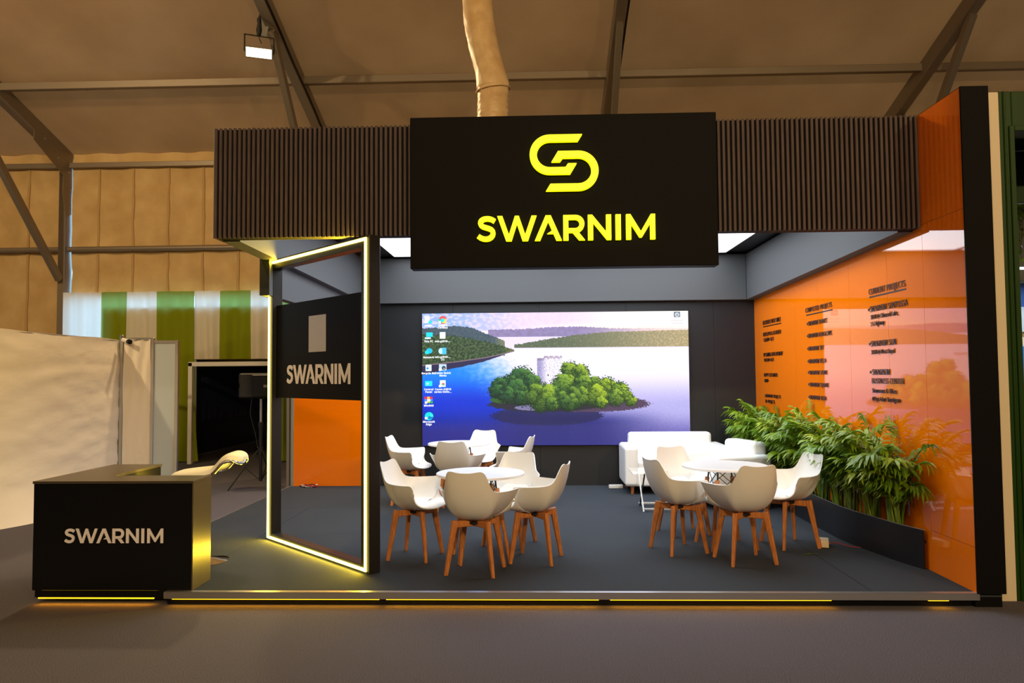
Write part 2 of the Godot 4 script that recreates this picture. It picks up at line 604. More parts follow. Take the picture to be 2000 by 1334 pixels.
	for i in rows:
		var t := i / (rows - 1.0)
		var p := c.sample_baked(t * c.get_baked_length())
		var row := PackedVector3Array()
		var y := p.y
		var r := 0.165 + 0.012 * smoothstep(4.9, 4.6, y)
		for k in 40:
			var w := TAU * k / 40
			var dd := Vector3(cos(w), 0, sin(w))
			var rr := r + 0.012 * fn.get_noise_3d(dd.x * 0.5, y, dd.z * 0.5) + 0.006 * fn2.get_noise_3d(dd.x * 0.4, y * 2.0, dd.z * 0.4)
			if y < 4.62:
				rr += 0.006 * sin(y * 95.0 + 2.0 * sin(w * 2)) - 0.008
			row.append(p + dd * rr)
		if y < 4.66:
			collar.append(row)
		if y >= 4.62:
			g.append(row)
	var du := thing("air_duct", "beige plastic film air duct hanging down behind the sign", "air duct")
	var sd := S()
	sheet(sd, g, true)
	put(du, "film_sleeve", sd.commit(), M.duct_film)
	sd = S()
	sheet(sd, collar, true)
	put(du, "gathered_collar", sd.commit(), M.duct_film)
	sd = S()
	var tie := []
	for k in 25:
		var w := TAU * k / 24
		tie.append(V(-0.452, 4.62 + 0.03 * cos(w + 0.6), 8.0) + Vector3(cos(w), 0, sin(w)) * 0.183)
	tube(sd, tie, [0.007], 6, false)
	put(du, "tie_band", sd.commit(), M.duct_film)

func flood(at: Vector3, aim: Vector3, energy: float, label: String, cables: bool, angle := 82.0):
	var f := thing("flood_light", label, "floodlight", at, 0.0, "hall floodlights")
	var z := aim.normalized()
	var x := Vector3(0, 1, 0).cross(z).normalized()
	var B := Basis(x, z.cross(x).normalized(), z)
	B = B.rotated(z, -0.1)
	var st := S()
	box(st, Vector3(-0.205, -0.082, -0.05), Vector3(0.205, 0.082, 0.0), Transform3D(B, Vector3.ZERO), 0.012)
	box(st, Vector3(-0.13, -0.06, -0.09), Vector3(0.13, 0.06, -0.05), Transform3D(B, Vector3.ZERO), 0.01)
	put(f, "housing", st.commit(), M.steel_grey)
	st = S()
	box(st, Vector3(-0.185, -0.066, 0.0), Vector3(0.185, 0.066, 0.006), Transform3D(B, Vector3.ZERO))
	put(f, "lamp_face", st.commit(), M.flood_glow)
	st = S()
	var top := Vector3(0, 0.27, 0)
	var l := B * Vector3(-0.215, 0, -0.02)
	var r := B * Vector3(0.215, 0, -0.02)
	var ltop := Vector3(l.x, 0.29, l.z)
	var rtop := Vector3(r.x, 0.24, r.z)
	beam(st, l, ltop, Vector2(0.012, 0.03), Vector2(0.012, 0.03))
	beam(st, r, rtop, Vector2(0.012, 0.03), Vector2(0.012, 0.03))
	beam(st, ltop, rtop, Vector2(0.012, 0.03), Vector2(0.012, 0.03))
	put(f, "bracket", st.commit(), M.black_metal)
	if not cables:
		st = S()
		rod(st, Vector3(0, 0.26, 0), Vector3(0, roof_y(-at.z) - at.y - 0.2, 0), 0.012, 0.012, 6)
		put(f, "hanger", st.commit(), M.rubber_black)
	if cables:
		st = S()
		tube(st, [top + Vector3(0, 0.0, 0), top + Vector3(0.0, 0.08, 0.0), top + Vector3(0.005, 0.18, 0.0), top + Vector3(0.0, 0.24, 0), top + Vector3(0.01, 0.3, 0)], [0.03, 0.045, 0.03, 0.035, 0.012], 10)
		put(f, "cable_bundle", st.commit(), M.rubber_black)
		st = S()
		rod(st, top + Vector3(0.01, 0.28, 0), top + Vector3(0.02, 0.62, -0.02), 0.012, 0.012, 6)
		tube(st, [top + Vector3(0, 0.02, 0), top + Vector3(0.015, -0.06, 0.03), top + Vector3(0.05, -0.14, 0.03)], [0.006], 6)
		put(f, "hanger", st.commit(), M.rubber_black)
		st = S()
		box(st, Vector3(-0.14, 0.33, -0.22), Vector3(-0.02, 0.75, -0.2), Transform3D(Basis(Vector3(0, 0, 1), -0.18), Vector3.ZERO))
		put(f, "mounting_plate", st.commit(), M.steel_grey)
	var s := SpotLight3D.new()
	s.name = "flood_beam"
	s.light_color = Color(1.0, 0.86, 0.64)
	s.light_energy = energy
	s.spot_angle = angle
	s.spot_angle_attenuation = 0.4
	s.spot_range = 40.0
	s.spot_attenuation = 2.0
	s.light_size = 0.15
	s.shadow_enabled = true
	f.add_child(s)
	s.transform = Transform3D(Basis(B.x, B.y, B.z).rotated(B.y, PI), B.z * 0.03)

# ------------------------------------------------------------------ the tent's side wall, curtains and the passage behind
func build_tent_wall():
	var bays := [[-15.0, -9.5, HALL, "hanging in the first bay above the white cloth partition"], [-9.31, -4.14, 3.165, "hanging above the green and white curtains"], [-4.0, 1.22, HALL, "closing the bay behind the slatted fascia"], [1.38, 6.5, HALL, "closing the bay behind the orange wall"], [6.62, 15.0, HALL, "closing the last bay beside the green stand"]]
	var fn := FastNoiseLite.new()
	fn.seed = 3
	fn.frequency = 0.6
	for b in bays:
		var t := thing("wall_tarpaulin", "beige tarpaulin wall sheet " + b[3], "tarpaulin", V((b[0] + b[1]) / 2, b[2], 14.68), 0.0, "tarpaulin wall sheets")
		var o := t.position
		var g := []
		var n := 36
		for i in 30:
			var y := lerpf(b[2], 6.075, i / 29.0)
			var row := PackedVector3Array()
			for j in n + 1:
				var x := lerpf(b[0], b[1], j / float(n))
				row.append(V(x, y, 14.69 + 0.045 * fn.get_noise_2d(x * 1.6, y * 2.2) + 0.02 * sin(x * 8.8)) - o)
			g.append(row)
		var st := S()
		sheet(st, g)
		put(t, "sheet", st.commit(), M.wall_tarp)
		var x: float = b[0] + 0.55
		while x < b[1] - 0.1:
			st = S()
			var sg := []
			for i in 24:
				var y := lerpf(b[2] + 0.02, 5.82, i / 23.0)
				var w := 0.022 + 0.012 * fn.get_noise_2d(x * 9, y * 3)
				var z := 14.672 + 0.045 * fn.get_noise_2d(x * 1.6, y * 2.2) + 0.02 * sin(x * 8.8)
				sg.append(PackedVector3Array([V(x - w, y, z) - o, V(x + w, y, z) - o]))
			sheet(st, sg)
			put(t, "seam", st.commit(), M.tarp_stain)
			x += 0.71
		if b[2] > 1.0:
			var ring := S()
			lathe(ring, [Vector2(0.008, 0), Vector2(0.008, 0.008), Vector2(0.02, 0.008), Vector2(0.022, 0)], 12, Transform3D(Basis(Vector3(1, 0, 0), PI / 2), Vector3.ZERO))
			var rm := ring.commit()
			for i in 24:
				put(t, "eyelet", rm, M.aluminium, Transform3D(Basis(), V(b[0] + 0.12 + i * 0.21, 3.215, 14.6) - o))
		st = S()
		rod(st, V(b[0], 4.11, 14.58) - o, V(b[1], 4.11, 14.58) - o, 0.055, 0.055, 10)
		put(t, "rail", st.commit(), M.tent_alu)
	# curtain strips
	var strips := [
		[-9.34, -8.6, 0, HALL + 0.02, "white curtain strip in full daylight beside the tent post"],
		[-8.6, -8.06, 1, HALL + 0.02, "green curtain strip between the brightest white strip and the next white one"],
		[-8.06, -7.47, 0, HALL + 0.02, "white curtain strip right above the small security camera"],
		[-7.47, -6.72, 1, HALL + 0.02, "long green curtain falling to the floor beside the dark doorway"],
		[-6.72, -6.22, 0, 1.9, "short white curtain over the door frame's corner"],
		[-6.22, -5.6, 1, 1.9, "short green curtain above the dark doorway"],
		[-5.6, -5.02, 0, 1.9, "short white curtain above the loudspeaker"],
		[-5.02, -4.62, 1, HALL + 0.02, "pale green curtain seen through the light frame beside the orange panel"],
		[-4.62, -4.1, 0, HALL + 0.02, "white curtain behind the left end of the back wall"]]
	for s in strips:
		var g := []
		var n := 40
		var gather: bool = s[1] == -6.72
		for i in 25:
			var u := i / 24.0
			var y := lerpf(s[3], 3.24, u)
			var row := PackedVector3Array()
			for j in n + 1:
				var q := j / float(n)
				var x := lerpf(s[0], s[1], q)
				if gather:
					x += 0.12 * (1.0 - u) * q - 0.05 * sin(u * PI) * q
				var ph := x * 21.0 + 0.6 * sin(x * 5.0 + u * 1.5)
				row.append(V(x, y, 14.5 + 0.035 * sin(ph) * (1.15 - 0.5 * u) + 0.02 * sin(x * 7.3 + u * 2.0)))
			g.append(row)
		var st := S()
		sheet(st, g)
		tag(put(self, "curtain_strip", st.commit(), M.curtain_white if s[2] == 0 else M.curtain_green), s[4], "curtain", "curtain strips on the tent wall")
	for q in [[-8.55, -7.5, HALL], [-7.5, -4.68, 1.95], [-4.68, -4.12, HALL]]:
		struct_box("wall_hoarding", V(q[0], q[2], 14.57), V(q[1], 2.93, 14.6), M.panel_white)
	# doorway and the dark passage behind it
	var d := thing("door_frame", "white door frame under the curtains around the dark opening", "door frame", V(-5.85, HALL, 14.2))
	var o := d.position
	put(d, "jamb", boxm(V(-6.66, HALL, 14.22) - o, V(-6.58, 1.83, 14.14) - o, 0.006), M.white_paint)
	put(d, "jamb", boxm(V(-5.07, HALL, 14.22) - o, V(-4.99, 1.83, 14.14) - o, 0.006), M.white_paint)
	put(d, "lintel", boxm(V(-6.66, 1.755, 14.22) - o, V(-4.99, 1.84, 14.14) - o, 0.006), M.white_paint)
	struct_box("wall_passage_rear", V(-7.4, HALL, 20.8), V(-4.7, 2.0, 20.9), M.panel_white)
	struct_box("wall_passage_side", V(-4.8, HALL, 14.6), V(-4.7, 2.0, 20.9), M.panel_white)
	struct_box("ceiling_passage", V(-7.5, 1.9, 14.56), V(-4.7, 2.0, 20.9), M.wall_tarp)
	struct_box("wall_passage_end", V(-7.4, HALL, 14.56), V(-6.7, 2.0, 14.6), M.panel_white)
	var w := thing("printed_wall", "dark navy printed wall with number and skyline inside the doorway", "printed wall", V(-7.2, HALL, 17.5))
	o = w.position
	put(w, "board", boxm(V(-7.3, HALL, 14.6) - o, V(-7.2, 1.9, 20.8) - o), M.navy_print)
	put(w, "base_band", boxm(V(-7.2, HALL, 14.6) - o, V(-7.195, 0.62, 20.8) - o), M.navy_print_dark)
	var sky := S()
	var z := 14.8
	var r := RandomNumberGenerator.new()
	r.seed = 4
	while z < 19.5:
		var ww := r.randf_range(0.08, 0.25)
		box(sky, V(-7.2, 0.62, z) - o, V(-7.194, 0.62 + r.randf_range(0.04, 0.32), z + ww) - o)
		z += ww + r.randf_range(0.02, 0.2)
	put(w, "skyline_print", sky.commit(), M.navy_print_dark).set_meta("kind", "stuff")
	put(w, "number_lettering", text_mesh("345", 0.004), M.navy_print_pale, text_fit("345", V(-7.19, 1.42, 15.62) - o, Vector3(0, 0, -1), 0.62, 0.13, 0.004, true))
	put(w, "floor_strip", boxm(V(-7.2, HALL, 15.4) - o, V(-7.16, HALL + 0.025, 19.4) - o), M.aluminium)

# lettering with the built-in sans face, scaled to a width and cap height
var fonts := {}
func text_mesh(t: String, depth: float, bold := true) -> TextMesh:
	var key := "b" if bold else "r"
	if not fonts.has(key):
		var f := SystemFont.new()
		f.font_names = PackedStringArray(["Droid Sans"])
		f.font_weight = 700 if bold else 400
		fonts[key] = f
	var m := TextMesh.new()
	m.font = fonts[key]
	m.text = t
	m.font_size = 64
	m.pixel_size = 0.01
	m.depth = depth
	m.curve_step = 3.0
	m.horizontal_alignment = HORIZONTAL_ALIGNMENT_LEFT
	return m

# where lettering t goes so that it starts at "at" (lower left), runs towards "side", is "width" long and its capitals "cap" high
func text_fit(t: String, at: Vector3, side: Vector3, width: float, cap: float, depth: float, bold := true) -> Transform3D:
	var m := text_mesh(t, depth, bold)
	var b := m.get_aabb()
	var h := text_mesh("H", depth, bold).get_aabb()
	var sx := width / b.size.x
	var sy := cap / h.size.y
	var z := side.cross(Vector3.UP).normalized()
	var B := Basis(side * sx, Vector3.UP * sy, z)
	return Transform3D(B, at - B * Vector3(b.position.x, h.position.y, -depth / 2))

# ------------------------------------------------------------------ deck, back wall, beams, ceiling
func build_stand_shell():
	var d := thing("stand_platform", "low charcoal carpeted deck of the stand with a metal front edge", "platform", V(0, HALL, 8.0))
	var o := d.position
	var g := 0.0025
	for r in [[-2.7, 2.34, 5.42, 8.85], [2.34, 3.22, 5.42, 8.85], [-3.5, -2.7, 5.76, 8.85], [-3.5, 3.22, 8.85, ZB]]:
		put(d, "carpet_strip", boxm(V(r[0] + g, -0.03, r[2] + g) - o, V(r[1] - g, 0.0, r[3] - g) - o, 0.002), M.stand_carpet)
	put(d, "frame", boxm(V(-2.68, HALL, 5.5) - o, V(3.2, -0.032, ZB) - o), M.black_metal)
	put(d, "frame", boxm(V(-3.48, HALL, 5.82) - o, V(-2.68, -0.032, ZB) - o), M.black_metal)
	var st := S()
	box(st, V(-2.7, -0.045, 5.395) - o, V(3.05, 0.003, 5.4) - o, Transform3D(), 0.001)
	box(st, V(-2.7, 0.0, 5.395) - o, V(3.05, 0.004, 5.44) - o, Transform3D(), 0.001)
	put(d, "edge_trim", st.commit(), M.aluminium)
	put(d, "side_trim", boxm(V(-3.512, -0.04, 5.78) - o, V(-3.49, 0.005, ZB) - o, 0.001), M.aluminium)
	put(d, "riser", boxm(V(-2.7, HALL, 5.452) - o, V(3.2, -0.034, 5.47) - o), M.black_counter)
	for s in [[-2.66, -1.15], [-1.1, 0.42], [0.5, 2.05], [2.72, 2.86]]:
		put(d, "led_strip", boxm(V(s[0], -0.062, 5.438) - o, V(s[1], -0.054, 5.45) - o), M.led_riser)
		area_light("riser_led_light", V((s[0] + s[1]) / 2, -0.058, 5.43), Vector3(0, -0.35, 1), Vector3(1, 0, 0), Vector2(s[1] - s[0], 0.01), 0.13 * (s[1] - s[0]), Color(1, 0.66, 0.1))
	# back wall: black part, orange part
	var w := thing("display_wall", "matt black back wall that carries the large screen", "wall", V(0.3, 0, ZB), 0.0)
	o = w.position
	var joints := [-2.4, -1.19, 0.03, 1.25, 2.47, 3.2]
	for k in joints.size() - 1:
		put(w, "panel", boxm(V(joints[k] + 0.001, 0, ZB) - o, V(joints[k + 1] - 0.001, 2.62, ZB + 0.018) - o, 0.001), M.black_laminate)
	put(w, "core", boxm(V(-2.4, 0, ZB + 0.018) - o, V(3.2, 3.3, ZB + 0.12) - o), M.black_metal)
	var ob := thing("orange_back_panel", "glossy orange panel at the back, seen through the light frame", "panel", V(-2.93, 0, ZB))
	put(ob, "panel", boxm(Vector3(-0.53, 0, 0), Vector3(0.528, 2.3, -0.018), 0.001), M.orange_laminate)
	put(ob, "core", boxm(Vector3(-0.53, 0, -0.018), Vector3(0.528, 2.3, -0.1)), M.black_metal)
	# beams that hang from the stand's ceiling
	var b := thing("ceiling_beam", "dark grey boxed beam above the screen", "beam", V(0.3, 2.565, 10.5), 0.0, "boxed beams of the stand")
	put(b, "casing", boxm(V(-2.45, 2.565, 10.5) - b.position, V(2.905, 3.2, ZB) - b.position, 0.002), M.grey_soffit)
	b = thing("ceiling_beam", "dark grey boxed beam along the top of the lettered orange wall", "beam", V(2.97, 2.6, 8.3), 0.0, "boxed beams of the stand")
	st = S()
	var T := Transform3D(Basis(Vector3(0, 0, -1), Vector3(0, 1, 0), Vector3(1, 0, 0)), V(2.91, 0, 0) - b.position)
	prism(st, PackedVector2Array([Vector2(6.12, 2.665), Vector2(ZB, 2.565), Vector2(ZB, 3.2), Vector2(6.12, 3.2)]), 0.118, T)
	put(b, "casing", st.commit(), M.grey_soffit)
	b = thing("ceiling_beam", "dark grey boxed side beam over the slanting light frame", "beam", V(-2.52, 2.6, 8.3), 0.0, "boxed beams of the stand")
	st = S()
	T.origin = V(-2.595, 0, 0) - b.position
	prism(st, PackedVector2Array([Vector2(6.12, 2.665), Vector2(ZB, 2.6), Vector2(ZB, 3.2), Vector2(6.12, 3.2)]), 0.14, T)
	put(b, "casing", st.commit(), M.grey_soffit)
	var lp := thing("side_valance", "black board hanging below the side beam behind the light frame", "board", V(-2.56, 2.315, 8.8))
	put(lp, "board", boxm(V(-2.615, 2.315, 7.02) - lp.position, V(-2.53, 2.66, ZB) - lp.position, 0.002), M.grey_soffit)
	put(lp, "end_cap", boxm(V(-2.622, 2.313, 7.01) - lp.position, V(-2.53, 2.66, 7.02) - lp.position), M.black_laminate)
	put(lp, "outer_face", boxm(V(-2.622, 2.315, 7.02) - lp.position, V(-2.615, 3.2, ZB) - lp.position), M.black_laminate)
	# ceiling with two lit panels
	struct_box("ceiling_stand", V(-2.6, 3.23, 6.12), V(3.03, 3.32, ZB + 0.1), M.black_laminate, "dark ceiling board of the stand", "ceiling")
	for k in 2:
		var c: Array = CEILING_PANELS[k]
		var p := thing("ceiling_light_panel", ["glowing white ceiling panel on the light frame's side", "glowing white ceiling panel on the orange wall's side"][k], "ceiling light", V((c[0] + c[1]) / 2, 3.2, (PANEL_Z0 + PANEL_Z1) / 2), 0.0, "lit ceiling panels")
		put(p, "diffuser", boxm(V(c[0], 3.205, PANEL_Z0) - p.position, V(c[1], 3.215, PANEL_Z1) - p.position), M.panel_glow)
		st = S()
		for q in [[c[0] - 0.02, c[0], PANEL_Z0, PANEL_Z1], [c[1], c[1] + 0.02, PANEL_Z0, PANEL_Z1], [c[0], c[1], PANEL_Z0 - 0.02, PANEL_Z0], [c[0], c[1], PANEL_Z1, PANEL_Z1 + 0.02]]:
			box(st, V(q[0], 3.2, q[2]) - p.position, V(q[1], 3.23, q[3]) - p.position)
		put(p, "rim", st.commit(), M.black_laminate)

# ------------------------------------------------------------------ fascia and sign
func build_fascia_and_sign():
	var pitch := 0.0388
	var fl := thing("slatted_fascia", "brown slatted fascia between the corner and the black sign, turning the corner", "fascia", V(-1.8, YB, ZA), 0.0, "slatted fascias")
	var o := fl.position
	put(fl, "backing", boxm(V(-2.6, YB + 0.005, ZA + 0.022) - o, V(0.2, YT - 0.008, ZA + 0.135) - o), M.black_sign)
	put(fl, "backing", boxm(V(-2.6, YB + 0.005, ZA + 0.135) - o, V(-2.596, YT - 0.008, 7.02) - o), M.black_sign)
	var slat := boxm(Vector3(-0.011, 0, 0), Vector3(0.011, YT - YB, -0.024), 0.003)
	var slat2 := boxm(Vector3(0, 0, -0.011), Vector3(0.024, YT - YB, 0.011), 0.003)
	var x := XL + 0.011
	while x < -1.0:
		put(fl, "slat", slat, M.slat_brown, Transform3D(Basis(), V(x, YB + rng.randf_range(-0.002, 0.002), ZA) - o))
		x += pitch
	var z := ZA + 0.045
	while z < 7.02:
		put(fl, "slat", slat2, M.slat_brown, Transform3D(Basis(), V(XL, YB, z) - o))
		z += pitch
	put(fl, "side_top", boxm(V(-2.6, 3.2, 6.12) - o, V(-2.46, YT - 0.008, 7.02) - o), M.black_sign)
	put(fl, "corner_edge", boxm(V(XL - 0.004, YB, ZA - 0.001) - o, V(XL, YT, ZA + 0.012) - o), M.aluminium)
	var fr := thing("slatted_fascia", "brown slatted fascia between the black sign and the orange wall", "fascia", V(2.2, YB, ZA), 0.0, "slatted fascias")
	o = fr.position
	put(fr, "backing", boxm(V(0.2, YB + 0.005, ZA + 0.022) - o, V(3.03, YT - 0.008, ZA + 0.135) - o), M.black_sign)
	x = 1.425
	while x < 3.02:
		put(fr, "slat", slat, M.slat_brown, Transform3D(Basis(), V(x, YB + rng.randf_range(-0.002, 0.002), ZA) - o))
		x += pitch
	# sign
	var s := thing("sign_board", "large black sign box with glowing yellow logo and name", "sign", V(0.215, 2.38, 5.845))
	o = s.position
	put(s, "box", boxm(V(-0.99, 2.38, 5.845) - o, V(1.412, 3.583, ZA - 0.001) - o, 0.004), M.black_sign)
	var L := letters()
	var cap := 0.197
	var k := 1.381 / 7.155
	for l in L:
		var st := S()
		for poly in l[1]:
			var p2 := PackedVector2Array()
			for q in poly:
				p2.append(Vector2(q.x * k, q.y * cap))
			prism(st, p2, 0.035, Transform3D(Basis(), V(-0.461 + l[2] * k, 2.582, 5.835) - o))
		var m := put(s, "sign_letter", st.commit(), M.sign_yellow)
		m.set_meta("label", "glowing yellow letter " + l[0])
	var sc := 0.444 / 544.0
	var half := PackedVector2Array([Vector2(675, 167), Vector2(632, 236)])
	for i in 17:
		var w := PI / 2 + PI * i / 16
		half.append(Vector2(364 + 123 * cos(w), 359 - 123 * sin(w)))
	for q in [Vector2(513, 482), Vector2(538, 447), Vector2(620, 447), Vector2(557, 551)]:
		half.append(q)
	for i in 21:
		var w := PI * 1.5 - PI * i / 20
		half.append(Vector2(364 + 192 * cos(w), 359 - 192 * sin(w)))
	for turn in 2:
		var p2 := PackedVector2Array()
		for q in half:
			var v := Vector2(q.x - 500, 439 - q.y) * sc
			p2.append(-v if turn else v)
		var st := S()
		prism(st, p2, 0.035, Transform3D(Basis(), V(0.222, 3.192, 5.835) - o))
		put(s, "sign_logo_half", st.commit(), M.sign_yellow)

# the seven letters of the name as outlines one unit high: [name, outlines, x]
func letters() -> Array:
	var S_path := PackedVector2Array([Vector2(0.715, 0.8), Vector2(0.6, 0.87), Vector2(0.5, 0.9), Vector2(0.4, 0.907), Vector2(0.29, 0.893), Vector2(0.2, 0.85), Vector2(0.148, 0.785), Vector2(0.14, 0.71), Vector2(0.17, 0.64), Vector2(0.25, 0.585), Vector2(0.36, 0.55), Vector2(0.47, 0.518), Vector2(0.57, 0.475), Vector2(0.635, 0.41), Vector2(0.652, 0.33), Vector2(0.63, 0.24), Vector2(0.575, 0.165), Vector2(0.48, 0.11), Vector2(0.37, 0.093), Vector2(0.25, 0.105), Vector2(0.14, 0.15), Vector2(0.05, 0.215)])
	var s_poly: Array = Geometry2D.offset_polyline(S_path, 0.096, Geometry2D.JOIN_ROUND, Geometry2D.END_BUTT)
	var bowl := PackedVector2Array([Vector2(0.2, 1), Vector2(0.5, 1)])
	for i in range(1, 12):
		var w := PI / 2 - PI * i / 12
		bowl.append(Vector2(0.5 + 0.35 * cos(w), 0.65 + 0.35 * sin(w)))
	bowl.append(Vector2(0.5, 0.3))
	bowl.append(Vector2(0.2, 0.3))
	bowl.append(Vector2(0.2, 0.48))
	bowl.append(Vector2(0.48, 0.48))
	for i in range(11, 0, -1):
		var w := PI / 2 - PI * i / 12
		bowl.append(Vector2(0.48 + 0.17 * cos(w), 0.65 + 0.17 * sin(w)))
	bowl.append(Vector2(0.48, 0.82))
	bowl.append(Vector2(0.2, 0.82))
	return [
		["S", [s_poly[0]], 0.0],
		["W", [pts([0, 1, 0.21, 1, 0.47, 0.26, 0.715, 1, 0.875, 1, 1.125, 0.26, 1.385, 1, 1.59, 1, 1.235, 0, 1.015, 0, 0.795, 0.68, 0.575, 0, 0.355, 0])], 0.82],
		["A", [pts([0, 0, 0.44, 1, 0.65, 1, 1.09, 0, 0.87, 0, 0.545, 0.75, 0.215, 0]), pts([0.5, 0.27, 0.7, 0.395, 0.755, 0.27])], 2.33],
		["R", [pts([0, 0, 0, 1, 0.205, 1, 0.205, 0]), bowl, pts([0.37, 0.31, 0.6, 0.34, 0.87, 0, 0.635, 0])], 3.48],
		["N", [pts([0, 0, 0, 1, 0.17, 1, 0.73, 0.31, 0.73, 1, 0.93, 1, 0.93, 0, 0.76, 0, 0.205, 0.69, 0.205, 0])], 4.47],
		["I", [pts([0, 0, 0, 1, 0.205, 1, 0.205, 0])], 5.58],
		["M", [pts([0, 0, 0, 1, 0.17, 1, 0.58, 0.32, 0.985, 1, 1.155, 1, 1.155, 0, 0.96, 0, 0.96, 0.62, 0.625, 0.08, 0.53, 0.08, 0.195, 0.62, 0.195, 0])], 6.0]]

func pts(a: Array) -> PackedVector2Array:
	var p := PackedVector2Array()
	for i in range(0, a.size(), 2):
		p.append(Vector2(a[i], a[i + 1]))
	return p

# the name as flat cut letters on a board; T's x runs along the word, y up, z out of the board
func name_letters(parent: Node, T: Transform3D, width: float, cap: float, m: Material, depth := 0.006):
	var k := width / 7.155
	for l in letters():
		var st := S()
		for poly in l[1]:
			var p2 := PackedVector2Array()
			for q in poly:
				p2.append(Vector2((q.x + l[2]) * k, q.y * cap))
			prism(st, p2, depth, T)
		put(parent, "letter", st.commit(), m)

# ------------------------------------------------------------------ orange side wall with its lettering
func build_orange_wall():
	var w := thing("orange_side_wall", "glossy orange side wall with raised black lettering and a black end", "wall", V(3.13, 0, 8.0))
	var o := w.position
	put(w, "core", boxm(V(XR + 0.006, 0, ZF + 0.004) - o, V(3.22, YT - 0.004, ZB + 0.12) - o), M.black_metal)
	put(w, "end_panel", boxm(V(XR - 0.004, 0.0, ZF - 0.012) - o, V(3.228, YT, ZF + 0.004) - o, 0.002), M.black_sign)
	put(w, "end_foot", boxm(V(XR, HALL, ZF + 0.03) - o, V(3.22, -0.002, ZF + 0.05) - o), M.black_sign)
	var zs := [ZF + 0.004, 5.99, 6.6, 7.4, 8.22, 8.96, 9.78, ZB]
	var ys := [0.0, 0.315, 2.7, YT]
	var g := 0.0016
	for i in zs.size() - 1:
		for j in 3:
			if j == 0 and i > 0:
				continue
			var y0: float = ys[j] if not (j == 1 and i > 0) else 0.0
			put(w, "laminate_panel", boxm(V(XR, y0 + g, zs[i] + g) - o, V(XR + 0.006, ys[j + 1] - g, zs[i + 1] - g) - o), M.orange_laminate)
	put(w, "top_edge", boxm(V(XR, YT - 0.004, ZF) - o, V(3.22, YT, ZB) - o), M.black_sign)
	# the panel behind the plants is cut flat; lettering stands 6 mm proud
	var rows := [
		["CURRENT PROJECTS", 6.95, 6.27, 2.246, 0.052], ["SWARNIM SENTOSSA", 6.94, 6.24, 2.087, 0.051], ["3BHK @ Chharodi Lake,", 6.93, 6.41, 2.021, 0.038], ["S G Highway", 6.93, 6.66, 1.959, 0.038],
		["SWARNIM SUN", 6.94, 6.46, 1.774, 0.05], ["3BHK @ West Bopal", 6.94, 6.49, 1.704, 0.038], ["SWARNIM", 6.93, 6.59, 1.518, 0.05], ["BUSINESS CENTER", 6.94, 6.34, 1.441, 0.047], ["Showrooms & Offices", 6.94, 6.47, 1.358, 0.038], ["@Opp Adani Shantigram", 6.94, 6.41, 1.285, 0.038],
		["COMPLETED PROJECTS", 8.58, 7.82, 2.218, 0.05], ["SWARNIM DHARTI", 8.51, 7.96, 2.065, 0.048], ["SWARNIM BUNGLOWS", 8.52, 7.84, 1.929, 0.047], ["SWARNIM SKY", 8.52, 8.07, 1.787, 0.046], ["SWARNIM VILLA", 8.52, 8.01, 1.646, 0.046], ["SWARNIM STONE", 8.51, 7.99, 1.522, 0.044], ["SWARNIM SQUARE", 8.51, 7.96, 1.389, 0.044], ["SWARNIM HEXA", 8.52, 8.03, 1.249, 0.044],
		["DELIVERED WITH SMILE", 10.19, 9.45, 2.187, 0.053], ["DEVELOPED & DELIVERED", 10.19, 9.45, 2.033, 0.049], ["15,00,000+ SQ.FT.", 10.18, 9.73, 1.961, 0.045], ["UPCOMING DEVELOPEMENT", 10.19, 9.4, 1.761, 0.049], ["10,00,000+SQ.FT.", 10.18, 9.74, 1.696, 0.041], ["HAPPY CUSTOMERS", 10.19, 9.62, 1.495, 0.046], ["10,000+", 10.18, 9.99, 1.422, 0.043], ["LANDMARK PROJECTS", 10.17, 9.52, 1.223, 0.042], ["10+ PROJECTS", 10.16, 9.76, 1.148, 0.044]]
	for r in rows:
		put(w, "lettering", text_mesh(r[0], 0.004, false), M.letter_black, text_fit(r[0], V(XR - 0.004, r[3], r[1]) - o, Vector3(0, 0, 1), r[1] - r[2], r[4], 0.004, false))
	for u in [[6.95, 6.27, 2.218], [8.57, 7.82, 2.182], [10.19, 9.45, 2.155]]:
		put(w, "underline", boxm(V(XR - 0.004, u[2], u[0]) - o, V(XR, u[2] + 0.011, u[1]) - o), M.letter_black)
	for u in [[6.985, 2.1], [6.985, 1.787], [6.985, 1.531], [8.56, 2.077], [8.56, 1.941], [8.56, 1.799], [8.56, 1.658], [8.56, 1.533], [8.56, 1.4], [8.56, 1.26]]:
		put(w, "bullet", boxm(V(XR - 0.004, u[1], u[0]) - o, V(XR, u[1] + 0.022, u[0] - 0.028) - o), M.letter_black)

